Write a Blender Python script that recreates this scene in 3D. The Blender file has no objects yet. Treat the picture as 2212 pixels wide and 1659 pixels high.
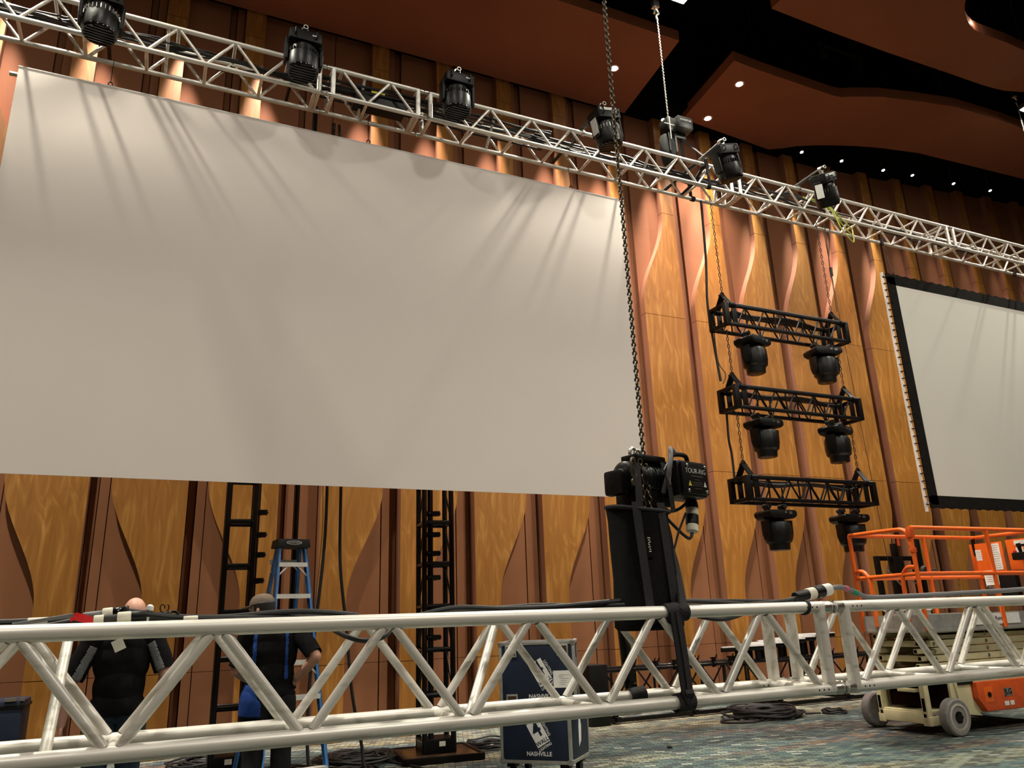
import bpy, bmesh, math, random
from mathutils import Vector, Matrix, Quaternion
random.seed(7)
PI = math.pi
C = bpy.context.scene.collection
sc = bpy.context.scene
# ---------------------------------------------------------------- camera
FPX, CXP, CYP, HC = 1664.0, 1106.0, 829.5, 1.42
def cam_axes(yaw, pit, rol):
    yaw, pit, rol = map(math.radians, (yaw, pit, rol))
    f = Vector((math.sin(yaw)*math.cos(pit), math.cos(yaw)*math.cos(pit), math.sin(pit)))
    r = Vector((math.cos(yaw), -math.sin(yaw), 0)); u = r.cross(f)
    c, s = math.cos(rol), math.sin(rol)
    return c*r + s*u, c*u - s*r, f
CR, CU, CF = cam_axes(25.166, 17.148, -2.072)
def at(px, py, X=None, Y=None, Z=None, D=None):
    d = CR*(px-CXP) - CU*(py-CYP) + CF*FPX
    if X is not None: t = X/d.x
    elif Y is not None: t = Y/d.y
    elif Z is not None: t = (Z-HC)/d.z
    else: t = D/FPX
    return Vector((d.x*t, d.y*t, HC+d.z*t))
cd = bpy.data.cameras.new('camera'); cam = bpy.data.objects.new('camera', cd); C.objects.link(cam)
cam.matrix_world = Matrix(((CR.x, CU.x, -CF.x, 0), (CR.y, CU.y, -CF.y, 0), (CR.z, CU.z, -CF.z, HC), (0, 0, 0, 1)))
cd.sensor_width = 36; cd.sensor_fit = 'HORIZONTAL'; cd.lens = FPX/2212*36; cd.clip_start = 0.05; cd.clip_end = 200
sc.camera = cam
# ---------------------------------------------------------------- materials
MAT = {}
def mat(name, col, rough=0.5, metal=0.0, spec=0.5, noise=0.0, nscale=8.0, emit=None, estr=0.0, bump=0.0, bscale=40.0):
    m = bpy.data.materials.new(name); m.use_nodes = True
    nt = m.node_tree; b = nt.nodes['Principled BSDF']
    b.inputs['Base Color'].default_value = (*col, 1); b.inputs['Roughness'].default_value = rough
    b.inputs['Metallic'].default_value = metal; b.inputs['Specular IOR Level'].default_value = spec
    tc = nt.nodes.new('ShaderNodeTexCoord')
    if noise > 0:
        n = nt.nodes.new('ShaderNodeTexNoise'); n.inputs['Scale'].default_value = nscale; n.inputs['Detail'].default_value = 4
        nt.links.new(tc.outputs['Object'], n.inputs['Vector'])
        r = nt.nodes.new('ShaderNodeValToRGB')
        r.color_ramp.elements[0].position = 0.3; r.color_ramp.elements[1].position = 0.7
        r.color_ramp.elements[0].color = (*[c*(1-noise) for c in col], 1); r.color_ramp.elements[1].color = (*[min(1, c*(1+noise)) for c in col], 1)
        nt.links.new(n.outputs['Fac'], r.inputs['Fac']); nt.links.new(r.outputs['Color'], b.inputs['Base Color'])
    if bump > 0:
        n2 = nt.nodes.new('ShaderNodeTexNoise'); n2.inputs['Scale'].default_value = bscale
        nt.links.new(tc.outputs['Object'], n2.inputs['Vector'])
        bp = nt.nodes.new('ShaderNodeBump'); bp.inputs['Strength'].default_value = bump; bp.inputs['Distance'].default_value = 0.01
        nt.links.new(n2.outputs['Fac'], bp.inputs['Height']); nt.links.new(bp.outputs['Normal'], b.inputs['Normal'])
    if emit:
        b.inputs['Emission Color'].default_value = (*emit, 1); b.inputs['Emission Strength'].default_value = estr
    MAT[name] = m; return m
def alu(name, col, rough, metal):
    m = mat(name, col, rough, metal)
    nt = m.node_tree; b = nt.nodes['Principled BSDF']; tc = nt.nodes.new('ShaderNodeTexCoord')
    mp = nt.nodes.new('ShaderNodeMapping'); mp.inputs['Scale'].default_value = (2.2, 14, 14)
    n = nt.nodes.new('ShaderNodeTexNoise'); n.inputs['Scale'].default_value = 2.0; n.inputs['Detail'].default_value = 6
    nt.links.new(tc.outputs['Object'], mp.inputs['Vector']); nt.links.new(mp.outputs['Vector'], n.inputs['Vector'])
    r = nt.nodes.new('ShaderNodeValToRGB'); e = r.color_ramp.elements
    e[0].position = 0.28; e[0].color = (col[0]*.66, col[1]*.64, col[2]*.6, 1); e[1].position = 0.46; e[1].color = (*col, 1)
    nt.links.new(n.outputs['Fac'], r.inputs['Fac']); nt.links.new(r.outputs['Color'], b.inputs['Base Color'])
    r2 = nt.nodes.new('ShaderNodeMapRange'); r2.inputs['To Min'].default_value = rough+.14; r2.inputs['To Max'].default_value = rough-.06
    nt.links.new(n.outputs['Fac'], r2.inputs['Value']); nt.links.new(r2.outputs['Result'], b.inputs['Roughness'])
    return m
alu('aluminium', (.88, .85, .78), .34, .28); alu('aluminium_far', (.82, .79, .73), .38, .45)
mat('chrome', (.85, .85, .85), .15, 1.0)
mat('steel', (.62, .60, .56), .32, 1.0); mat('chain_steel', (.13, .105, .075), .38, .8); mat('chain_black', (.035, .026, .02), .5, .3)
mat('black_metal', (.004, .0032, .003), .42, .0, .22); mat('black_gloss', (.005, .005, .005), .14, 0, .4)
mat('black_plastic', (.004, .004, .004), .45, 0, .25, .3, 30); mat('hoist_black', (.005, .005, .0045), .36, 0, .35, .35, 25, bump=.12, bscale=90)
mat('black_fabric', (.005, .005, .0053), .92, 0, .2, .4, 60, bump=.3, bscale=300); mat('webbing', (.022, .020, .022), .75, 0, .3, .3, 120, bump=.3, bscale=400)
mat('rubber_cable', (.018, .018, .019), .5, 0, .4, .3, 20); mat('grey_cable', (.16, .16, .17), .5, 0, .4)
mat('dark_void', (.004, .004, .004), .95, 0, .0); mat('dark_rig', (.03, .028, .025), .7)
mat('white_label', (.72, .72, .70), .5, 0, .4, .1, 60); mat('white_paint', (.8, .79, .76), .5, 0, .4, .12, 40)
mat('gaffer_white', (.74, .72, .60), .6, 0, .3, .08, 50); mat('red_tape', (.62, .02, .02), .4, 0, .4, .15, 20)
mat('pink_tape', (.48, .10, .16), .5); mat('green_tape', (.0, .24, .13), .5); mat('yellow_mark', (.75, .6, .06), .5)
mat('lime_strap', (.55, .62, .12), .6)
mat('screen_cloth', (.745, .672, .628), .9, 0, .15, .015, 1.2); mat('screen_cloth_rear', (.64, .62, .565), .9, 0, .15, .015, 1.2)
mat('screen_edge', (.6, .59, .57), .6); mat('velvet_black', (.010, .009, .008), .95, 0, .1, .3, 15)
mat('lift_orange', (.78, .125, .012), .42, 0, .5, .08, 9); mat('lift_orange_dark', (.62, .085, .012), .45, 0, .5, .12, 9)
mat('lift_cream', (.56, .50, .30), .5, 0, .4, .10, 7); mat('lift_deck', (.42, .41, .39), .45, .5, .5, .15, 12)
mat('tyre_grey', (.21, .20, .19), .85, 0, .2, .15, 25); mat('rim_grey', (.40, .38, .33), .6, 0, .3, .15, 20)
mat('ladder_blue', (.05, .17, .42), .45, 0, .4, .15, 14); mat('ladder_alu', (.76, .75, .70), .5, .35, .5, .1, 20)
mat('ladder_cap', (.012, .011, .010), .55); mat('case_blue', (.006, .013, .032), .5, 0, .4, .35, 6); mat('case_alu', (.52, .52, .49), .42, .85, .5, .15, 14)
mat('case_corner', (.44, .44, .42), .35, .9, .5, .2, 30); mat('paper', (.78, .77, .74), .7, 0, .2, .06, 12)
mat('skin', (.60, .32, .24), .5, 0, .4, .06, 14); mat('skin_dark', (.50, .27, .19), .5, 0, .4, .06, 14)
mat('shirt_black', (.006, .006, .0065), .95, 0, .1, .4, 12, bump=.12, bscale=18); mat('shirt_grey', (.12, .12, .125), .9, 0, .2, .55, 160)
mat('jeans_navy', (.016, .026, .042), .9, 0, .2, .35, 30); mat('trouser_black', (.009, .009, .010), .9, 0, .2, .3, 20)
mat('apron_blue', (.008, .04, .20), .8, 0, .3, .2, 15); mat('cap_olive', (.14, .105, .08), .85, 0, .2, .2, 40); mat('hair_black', (.012, .010, .009), .6, 0, .4, .3, 80)
mat('shoe_black', (.012, .012, .012), .5)
mat('ceiling_panel', (.235, .088, .047), .8, 0, .2, .10, .5, bump=.06, bscale=120)
mat('ceiling_edge', (.30, .11, .05), .8, 0, .2, .08, 2)
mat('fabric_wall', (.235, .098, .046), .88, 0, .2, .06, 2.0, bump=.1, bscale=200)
mat('fabric_wall_shaded', (.17, .070, .032), .9, 0, .2, .06, 2.0)  # wall fabric darkened: the shade of the recess is put into the colour
mat('panel_edge', (.30, .135, .075), .8, 0, .2, .06, 2.0)
mat('groove_dark', (.015, .006, .003), .95, 0, .0)
mat('lamp_white', (1, 1, 1), .3, emit=(1.0, .95, .88), estr=60); mat('lamp_spot', (1, 1, 1), .3, emit=(1.0, .96, .98), estr=14)
mat('flood_white', (1, 1, 1), .3, emit=(1.0, .97, .84), estr=90); mat('lamp_trim', (.55, .38, .30), .5)
mat('carpet_plate', (.05, .028, .014), .25, 0, .6, .3, 12)

def wood():
    m = bpy.data.materials.new('wood_veneer'); m.use_nodes = True; nt = m.node_tree; L = nt.links.new
    b = nt.nodes['Principled BSDF']; b.inputs['Roughness'].default_value = .48; b.inputs['Specular IOR Level'].default_value = .35
    g = nt.nodes.new('ShaderNodeNewGeometry'); oi = nt.nodes.new('ShaderNodeObjectInfo')
    sx = nt.nodes.new('ShaderNodeSeparateXYZ'); L(g.outputs['Position'], sx.inputs['Vector'])
    def mth(op, a, bb=None, cc=None):
        n = nt.nodes.new('ShaderNodeMath'); n.operation = op
        for i, v in enumerate((a, bb, cc)):
            if v is None: continue
            if isinstance(v, (int, float)): n.inputs[i].default_value = v
            else: L(v, n.inputs[i])
        return n.outputs[0]
    # soft flame figure: tall pointed arches in columns, drifting by a slow noise, over fine upright grain
    nz = nt.nodes.new('ShaderNodeTexNoise'); nz.inputs['Scale'].default_value = .9; nz.inputs['Detail'].default_value = 2; L(g.outputs['Position'], nz.inputs['Vector'])
    xw = mth('ADD', sx.outputs['X'], mth('MULTIPLY', nz.outputs['Fac'], .35))
    xw = mth('ADD', xw, mth('MULTIPLY', sx.outputs['Y'], 1.7))
    tri = mth('PINGPONG', xw, .10)
    zz = mth('ADD', sx.outputs['Z'], mth('MULTIPLY', tri, -4.5)); zz = mth('ADD', zz, mth('MULTIPLY', nz.outputs['Fac'], 2.5))
    cx = nt.nodes.new('ShaderNodeCombineXYZ'); L(mth('MULTIPLY', xw, 9.0), cx.inputs['X']); L(mth('MULTIPLY', zz, 2.4), cx.inputs['Z'])
    wv = nt.nodes.new('ShaderNodeTexNoise'); wv.inputs['Scale'].default_value = 1.0; wv.inputs['Detail'].default_value = 2; L(cx.outputs[0], wv.inputs['Vector'])
    mp = nt.nodes.new('ShaderNodeMapping'); mp.inputs['Scale'].default_value = (28, 28, .8); L(g.outputs['Position'], mp.inputs['Vector'])
    fn = nt.nodes.new('ShaderNodeTexNoise'); fn.inputs['Scale'].default_value = 1.0; fn.inputs['Detail'].default_value = 3; L(mp.outputs[0], fn.inputs['Vector'])
    fac = mth('ADD', mth('MULTIPLY', wv.outputs['Fac'], .68), mth('MULTIPLY', fn.outputs['Fac'], .32))
    r = nt.nodes.new('ShaderNodeValToRGB'); e = r.color_ramp.elements
    e[0].position = .34; e[0].color = (.24, .098, .016, 1); e[1].position = .72; e[1].color = (.44, .218, .055, 1)
    mid = r.color_ramp.elements.new(.52); mid.color = (.295, .125, .022, 1)
    L(fac, r.inputs['Fac'])
    hs = nt.nodes.new('ShaderNodeHueSaturation'); L(r.outputs['Color'], hs.inputs['Color'])
    L(mth('MULTIPLY_ADD', oi.outputs['Random'], .22, .88), hs.inputs['Value']); L(hs.outputs['Color'], b.inputs['Base Color'])
    MAT['wood_veneer'] = m
wood()
def carpet():
    m = bpy.data.materials.new('carpet_mosaic'); m.use_nodes = True; nt = m.node_tree; L = nt.links.new
    b = nt.nodes['Principled BSDF']; b.inputs['Roughness'].default_value = .95; b.inputs['Specular IOR Level'].default_value = .1
    g = nt.nodes.new('ShaderNodeNewGeometry')
    rot = nt.nodes.new('ShaderNodeMapping'); rot.inputs['Rotation'].default_value = (0, 0, math.radians(20)); L(g.outputs['Position'], rot.inputs['Vector'])
    br = nt.nodes.new('ShaderNodeTexBrick'); br.inputs['Scale'].default_value = 1.0
    br.inputs['Brick Width'].default_value = .125; br.inputs['Row Height'].default_value = .062; br.inputs['Mortar Size'].default_value = .005
    br.inputs['Color1'].default_value = (0, 0, 0, 1); br.inputs['Color2'].default_value = (1, 1, 1, 1); br.inputs['Mortar'].default_value = (.5, .5, .5, 1)
    L(rot.outputs[0], br.inputs['Vector'])
    nz = nt.nodes.new('ShaderNodeTexNoise'); nz.inputs['Scale'].default_value = .42; nz.inputs['Detail'].default_value = 2
    st = nt.nodes.new('ShaderNodeMapping'); st.inputs['Rotation'].default_value = (0, 0, math.radians(32)); st.inputs['Scale'].default_value = (.35, 1.6, 1); L(g.outputs['Position'], st.inputs['Vector'])
    L(st.outputs[0], nz.inputs['Vector'])
    def ramp(cols, src):
        r = nt.nodes.new('ShaderNodeValToRGB'); r.color_ramp.interpolation = 'CONSTANT'
        for i, (p, c) in enumerate(cols):
            e = r.color_ramp.elements[i] if i < 2 else r.color_ramp.elements.new(p)
            e.position = p; e.color = (*c, 1)
        L(src, r.inputs['Fac']); return r.outputs['Color']
    val = br.outputs['Color']
    teal = ramp([(0, (.075, .095, .095)), (.16, (.125, .185, .18)), (.42, (.165, .225, .21)), (.62, (.10, .135, .155)), (.78, (.22, .26, .22)), (.95, (.48, .52, .46))], val)
    tan = ramp([(0, (.15, .14, .10)), (.2, (.28, .26, .17)), (.42, (.42, .40, .26)), (.6, (.20, .17, .14)), (.76, (.46, .45, .32)), (.9, (.24, .28, .26))], val)
    brn = ramp([(0, (.10, .09, .09)), (.2, (.22, .15, .11)), (.42, (.17, .17, .16)), (.6, (.09, .11, .14)), (.76, (.27, .20, .15)), (.9, (.30, .30, .25))], val)
    mx = nt.nodes.new('ShaderNodeMix'); mx.data_type = 'RGBA'; L(teal, mx.inputs[6]); L(tan, mx.inputs[7])
    s1 = nt.nodes.new('ShaderNodeMapRange'); s1.inputs['From Min'].default_value = .50; s1.inputs['From Max'].default_value = .58; L(nz.outputs['Fac'], s1.inputs['Value']); L(s1.outputs[0], mx.inputs[0])
    mx2 = nt.nodes.new('ShaderNodeMix'); mx2.data_type = 'RGBA'; L(mx.outputs[2], mx2.inputs[6]); L(brn, mx2.inputs[7])
    s2 = nt.nodes.new('ShaderNodeMapRange'); s2.inputs['From Min'].default_value = .44; s2.inputs['From Max'].default_value = .37; L(nz.outputs['Fac'], s2.inputs['Value']); L(s2.outputs[0], mx2.inputs[0])
    mx3 = nt.nodes.new('ShaderNodeMix'); mx3.data_type = 'RGBA'; L(br.outputs['Fac'], mx3.inputs[0]); L(mx2.outputs[2], mx3.inputs[6]); mx3.inputs[7].default_value = (.05, .057, .053, 1)
    hv = nt.nodes.new('ShaderNodeHueSaturation'); hv.inputs['Value'].default_value = .52; hv.inputs['Saturation'].default_value = 1.05; L(mx3.outputs[2], hv.inputs['Color'])
    L(hv.outputs['Color'], b.inputs['Base Color'])
    MAT['carpet_mosaic'] = m
carpet()
# ---------------------------------------------------------------- mesh builder
def perp(d):
    d = Vector(d).normalized(); a = Vector((0, 0, 1)) if abs(d.z) < .9 else Vector((1, 0, 0))
    u = d.cross(a).normalized(); return u, d.cross(u).normalized()
class MB:
    def __init__(s): s.v = []; s.f = []; s.mi = []; s.m = 0; s.pc = []
    def add(s, vs, fs):
        s.pc.append((len(s.v), len(s.f))); o = len(s.v); s.v += [Vector(v) for v in vs]; s.f += [tuple(i+o for i in f) for f in fs]; s.mi += [s.m]*len(fs); return s
    def box(s, c, d, R=None):
        c = Vector(c); hx, hy, hz = d[0]/2, d[1]/2, d[2]/2
        vs = [Vector((x, y, z)) for x in (-hx, hx) for y in (-hy, hy) for z in (-hz, hz)]
        if R is not None: vs = [R @ v for v in vs]
        return s.add([v+c for v in vs], [(0, 1, 3, 2), (4, 6, 7, 5), (0, 4, 5, 1), (2, 3, 7, 6), (0, 2, 6, 4), (1, 5, 7, 3)])
    def b2(s, lo, hi):
        return s.box([(a+b)/2 for a, b in zip(lo, hi)], [abs(b-a) for a, b in zip(lo, hi)])
    def tube(s, p0, p1, r0, r1=None, n=12, caps=True, sq=1.0):
        p0, p1 = Vector(p0), Vector(p1); r1 = r0 if r1 is None else r1; u, w = perp(p1-p0)
        vs = []
        for p, r in ((p0, r0), (p1, r1)):
            vs += [p + (u*math.cos(2*PI*i/n) + w*math.sin(2*PI*i/n)*sq)*r for i in range(n)]
        fs = [(i, (i+1) % n, n+(i+1) % n, n+i) for i in range(n)]
        if caps: fs += [tuple(range(n))[::-1], tuple(range(n, 2*n))]
        return s.add(vs, fs)
    def hollow(s, p0, p1, r, t=.006, n=16):
        p0, p1 = Vector(p0), Vector(p1); u, w = perp(p1-p0); vs = []
        for p, rr in ((p0, r), (p1, r), (p1, r-t), (p0, r-t)):
            vs += [p + (u*math.cos(2*PI*i/n) + w*math.sin(2*PI*i/n))*rr for i in range(n)]
        fs = []
        for k in range(4):
            a, b = k*n, ((k+1) % 4)*n
            fs += [(a+i, a+(i+1) % n, b+(i+1) % n, b+i) for i in range(n)]
        return s.add(vs, fs)
    def path(s, pts, r, n=8, closed=False, caps=True, flat=None):
        pts = [Vector(p) for p in pts]; N = len(pts); rs = r if isinstance(r, (list, tuple)) else [r]*N
        tg = []
        for i in range(N):
            a = pts[(i-1) % N] if (closed or i > 0) else pts[i]; b = pts[(i+1) % N] if (closed or i < N-1) else pts[i]
            tg.append((b-a).normalized())
        u, w = perp(tg[0]); vs = []
        for i in range(N):
            if i > 0:
                q = tg[i-1].rotation_difference(tg[i]); u = q @ u
            u = (u - tg[i]*u.dot(tg[i])).normalized(); w = tg[i].cross(u)
            vs += [pts[i] + (u*math.cos(2*PI*k/n) + w*math.sin(2*PI*k/n))*rs[i] for k in range(n)]
        fs = []
        for i in range(N if closed else N-1):
            a, b = i*n, ((i+1) % N)*n
            fs += [(a+k, a+(k+1) % n, b+(k+1) % n, b+k) for k in range(n)]
        if caps and not closed: fs += [tuple(range(n))[::-1], tuple(range((N-1)*n, N*n))]
        return s.add(vs, fs)
    def strip(s, pts, width, thick, side):
        """flat webbing along pts; side = vector across the width"""
        pts = [Vector(p) for p in pts]; N = len(pts); vs = []
        for i in range(N):
            t = (pts[min(i+1, N-1)] - pts[max(i-1, 0)]).normalized()
            sd = Vector(side); sd = (sd - t*sd.dot(t)).normalized(); nn = t.cross(sd)
            for a, b in ((-1, -1), (1, -1), (1, 1), (-1, 1)): vs.append(pts[i] + sd*a*width/2 + nn*b*thick/2)
        fs = []
        for i in range(N-1):
            for k in range(4): fs.append((i*4+k, i*4+(k+1) % 4, i*4+4+(k+1) % 4, i*4+4+k))
        fs += [(3, 2, 1, 0), tuple((N-1)*4+k for k in range(4))]
        return s.add(vs, fs)
    def lathe(s, prof, o=(0, 0, 0), ax=(0, 0, 1), n=24, sy=1.0):
        o = Vector(o); ax = Vector(ax).normalized(); u, w = perp(ax); vs = []; N = len(prof)
        for r, z in prof:
            vs += [o + ax*z + (u*math.cos(2*PI*i/n) + w*math.sin(2*PI*i/n)*sy)*max(r, 1e-5) for i in range(n)]
        fs = [(k*n+i, k*n+(i+1) % n, (k+1)*n+(i+1) % n, (k+1)*n+i) for k in range(N-1) for i in range(n)]
        fs += [tuple(range(n))[::-1], tuple(range((N-1)*n, N*n))]
        return s.add(vs, fs)
    def prism(s, pts, fn0, fn1):
        """2D outline mapped by fn0 (one face) and fn1 (the other)"""
        n = len(pts); vs = [fn0(p) for p in pts] + [fn1(p) for p in pts]
        fs = [tuple(range(n))[::-1], tuple(range(n, 2*n))] + [(i, (i+1) % n, n+(i+1) % n, n+i) for i in range(n)]
        return s.add(vs, fs)
    def ell(s, c, r, n=16, m=10, R=None):
        c = Vector(c); vs = []; fs = []
        for j in range(m+1):
            th = PI*j/m
            for i in range(n):
                v = Vector((r[0]*math.sin(th)*math.cos(2*PI*i/n), r[1]*math.sin(th)*math.sin(2*PI*i/n), r[2]*math.cos(th)))
                vs.append((R @ v if R is not None else v) + c)
        for j in range(m):
            for i in range(n): fs.append((j*n+i, (j+1)*n+i, (j+1)*n+(i+1) % n, j*n+(i+1) % n))
        return s.add(vs, fs)
    def link(s, c, up, side, L, W, r, n=6, m=5):
        """one chain link: a stadium of overall length L, width W"""
        c, up, side = Vector(c), Vector(up).normalized(), Vector(side).normalized()
        a = L/2 - W/2; R = W/2 - r; pts = []
        for k in range(m+1): t = PI*k/m; pts.append(c + up*(a + R*math.sin(t)) + side*(R*math.cos(t)))
        for k in range(m+1): t = PI + PI*k/m; pts.append(c + up*(-a + R*math.sin(t)) + side*(R*math.cos(t)))
        return s.path(pts, r, n, closed=True)
    def chain(s, p0, p1, pitch, W, r, n=6, m=4, rot=.6):
        p0, p1 = Vector(p0), Vector(p1); d = (p1-p0); N = max(1, int(round(d.length/pitch))); dn = d.normalized()
        u, w = perp(dn); A = u*math.cos(rot)+w*math.sin(rot); B = -u*math.sin(rot)+w*math.cos(rot)
        for k in range(N): s.link(p0 + d*((k+.5)/N), dn, A if k % 2 else B, pitch+2*r, W, r, n, m)
        return s
    def pieces(s, join=True):
        out = []
        for (a, fa), (b, fb) in zip(s.pc, s.pc[1:]+[(len(s.v), len(s.f))]):
            m = MB(); m.v = s.v[a:b]; m.f = [tuple(i-a for i in f) for f in s.f[fa:fb]]; m.mi = s.mi[fa:fb]; m.pc = [(0, 0)]; out.append(m)
        if not join: return out
        bb = [[min(v[i] for v in m.v)-.003 for i in range(3)]+[max(v[i] for v in m.v)+.003 for i in range(3)] for m in out]; gid = list(range(len(out)))
        for i in range(len(out)):
            for j in range(i):
                if gid[i] != gid[j] and all(bb[i][k] <= bb[j][k+3] and bb[j][k] <= bb[i][k+3] for k in range(3)):
                    a, b = gid[i], gid[j]; gid = [b if g == a else g for g in gid]
        res = {}
        for g, m in zip(gid, out):
            if g in res:
                o = len(res[g].v); res[g].v += m.v; res[g].f += [tuple(q+o for q in f) for f in m.f]; res[g].mi += m.mi
            else: res[g] = m
        return list(res.values())
    def mesh(s, name, mats, o=(0, 0, 0), smooth=True, bevel=0, ang=38, merge=False):
        o = Vector(o); me = bpy.data.meshes.new(name)
        me.from_pydata([tuple(v-o) for v in s.v], [], s.f)
        for mm in (mats if isinstance(mats, (list, tuple)) else [mats]): me.materials.append(MAT[mm])
        me.polygons.foreach_set('material_index', s.mi)
        bm = bmesh.new(); bm.from_mesh(me)
        if merge: bmesh.ops.remove_doubles(bm, verts=bm.verts, dist=1e-5)
        bmesh.ops.recalc_face_normals(bm, faces=bm.faces)
        if bevel > 0:
            ed = [e for e in bm.edges if len(e.link_faces) == 2 and e.calc_face_angle(0) > .6]
            bmesh.ops.bevel(bm, geom=ed, offset=bevel, segments=2, affect='EDGES', profile=.6, clamp_overlap=True)
        bm.to_mesh(me); bm.free()
        if smooth:
            me.polygons.foreach_set('use_smooth', [True]*len(me.polygons)); me.set_sharp_from_angle(angle=math.radians(ang))
        me.update(); return me
def tag(o, label=None, cat=None, group=None, kind=None):
    for k, v in (('label', label), ('category', cat), ('group', group), ('kind', kind)):
        if v: o[k] = v
    return o
def thing(name, label, cat, loc=(0, 0, 0), rz=0, group=None):
    o = bpy.data.objects.new(name, None); C.objects.link(o); o.location = loc; o.rotation_euler = (0, 0, rz)
    o.empty_display_size = .1
    return tag(o, label, cat, group)
def org(o):
    p = Vector((0, 0, 0))
    while o is not None: p += Vector(o.location); o = o.parent
    return p
SPLIT = set('end_frame lattice yoke handle bag_strap webbing_band carry_handle frame gate_bar brace leg cross_bar notice_sheet toe_board deck_rail recess_frame spreader pivot_pin step_brace foot bolt clamp bracket lacing hook slot'.split())
def part(name, mb, m, parent, label=None, kind=None, **k):
    """mesh built in the frame of its thing, before that is turned: world coordinates minus the thing's place"""
    for q in (mb.pieces(name != 'lattice') if name in SPLIT else [mb]):
        o = bpy.data.objects.new(name, q.mesh(name, m, org(parent), **k)); C.objects.link(o); o.parent = parent; tag(o, label, kind=kind)
    return o
def lpart(name, mb, m, parent, label=None, **k):
    """mesh built in local coordinates of its thing"""
    for q in (mb.pieces(name != 'lattice') if name in SPLIT else [mb]):
        o = bpy.data.objects.new(name, q.mesh(name, m, (0, 0, 0), **k)); C.objects.link(o); o.parent = parent; tag(o, label)
    return o
def single(name, mb, m, label, cat, loc=None, group=None, kind=None, **k):
    loc = Vector(loc) if loc is not None else Vector((0, 0, 0))
    o = bpy.data.objects.new(name, mb.mesh(name, m, loc, **k)); C.objects.link(o); o.location = loc
    return tag(o, label, cat, group, kind)
def struct(name, mb, m, parent=None, **k):
    o = bpy.data.objects.new(name, mb.mesh(name, m, **k)); C.objects.link(o)
    if parent: o.parent = parent
    o['kind'] = 'structure'; return o
def copy_tree(o, parent=None):
    c = o.copy(); C.objects.link(c)
    if parent is not None: c.parent = parent
    for ch in list(o.children): copy_tree(ch, c)
    return c
def text_mb(body, size, R, o, depth=.001, sx=1.0, bold=0.0):
    """flat lettering; R maps text plane (x right, y up, z out) into place, o = centre"""
    cu = bpy.data.curves.new('t', 'FONT'); cu.body = body; cu.size = size; cu.extrude = depth; cu.align_x = 'CENTER'; cu.align_y = 'CENTER'; cu.offset = bold; cu.resolution_u = 3
    ob = bpy.data.objects.new('t', cu); C.objects.link(ob)
    me = bpy.data.meshes.new_from_object(ob); mb = MB()
    mb.add([R @ Vector((v.co.x*sx, v.co.y, v.co.z)) + Vector(o) for v in me.vertices], [tuple(p.vertices) for p in me.polygons])
    bpy.data.objects.remove(ob); bpy.data.curves.remove(cu); bpy.data.meshes.remove(me)
    return mb
def frame3(x, y):
    x = Vector(x).normalized(); y = Vector(y); y = (y - x*y.dot(x)).normalized(); z = x.cross(y)
    return Matrix((x, y, z)).transposed()
def smooth(t): t = max(0., min(1., t)); return t*t*(3-2*t)
def catmull(P, k=6):
    P = [Vector(p) for p in P]; out = []
    for i in range(len(P)-1):
        a, b, c, d = P[max(i-1, 0)], P[i], P[i+1], P[min(i+2, len(P)-1)]
        for j in range(k):
            t = j/k; out.append(.5*((2*b) + (c-a)*t + (2*a-5*b+4*c-d)*t*t + (3*b-a-3*c+d)*t**3))
    return out + [P[-1]]
# ================================================================ the setting
YW = 11.0; YF = 10.86                        # fabric face, wood face
struct('floor', MB().b2((-14, -14, -.2), (26, 11.3, 0)), 'carpet_mosaic')
ce = struct('ceiling', MB().b2((-14, -14, 13.4), (26, 11.3, 13.6)), 'dark_void')
wall = struct('wall_back', MB().b2((-14, 11.12, 0), (26, 11.3, 13.4)), 'groove_dark')
struct('wall_left', MB().b2((-14.2, -14, 0), (-14, 11.3, 13.4)), 'fabric_wall')
struct('wall_right', MB().b2((26, -14, 0), (26.2, 11.3, 13.4)), 'fabric_wall')
struct('wall_rear', MB().b2((-14, -14.2, 0), (26, -14, 13.4)), 'fabric_wall')
seams = [0, .955, 3.87, 6.76, 8.95, 9.75, 10.55, 13.3]
def wood_unit(x0, x1, right, k):
    """one veneered board: wide at mid height, one edge sweeping in near the floor, the other at the top"""
    mb = MB()
    for a, b in zip(seams[:-1], seams[1:]):
        a2, b2 = a+.004, b-.004; n = max(2, int((b-a)/.12)); L = []; Rr = []
        for i in range(n+1):
            z = a2 + (b2-a2)*i/n; top = .60*smooth((z-6.95)/1.9); bot = .49*smooth((3.32-z)/1.55)
            l, r = (x0+top, x1-bot) if right else (x0+bot, x1-top)
            L.append((l, z)); Rr.append((r, z))
        n0 = len(mb.f); mb.prism(L + Rr[::-1], lambda p: Vector((p[0], YF, p[1])), lambda p: Vector((p[0], YW+.02, p[1]))); mb.mi[n0+1:] = [1]*(len(mb.f)-n0-1)
    o = struct('wood_panel', mb, ['wood_veneer', 'panel_edge'], wall, ang=25); return o
fab = 'fabric_wall'
def fabric(x0, x1, m=fab, y=YW):
    mb = MB()
    for a, b in ((0, .955), (.955, 13.3)): mb.b2((x0+.007, y, a+.003), (x1-.006, y+.1, b-.003))
    struct('fabric_panel', mb, m, wall)
for k in range(17):
    L = 2.09 + 1.155*k; R = L+.885
    wood_unit(L, R, True, k); fabric(L-.015, R+.015)
    if k < 9:
        fabric(R+.02, R+.145); fabric(R+.145, L+1.14, 'fabric_wall_shaded', YW+.045)
    else:
        fabric(R+.02, R+.12); fabric(R+.12, L+1.14, 'groove_dark', YW+.1)
for k in range(8):
    R = 1.519 - 1.148*k; L = R-.90
    wood_unit(L, R, False, k); fabric(L-.015, R+.015)
    fabric(R+.11, R+.235); fabric(R+.012, R+.11, 'fabric_wall_shaded', YW+.045)
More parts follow.
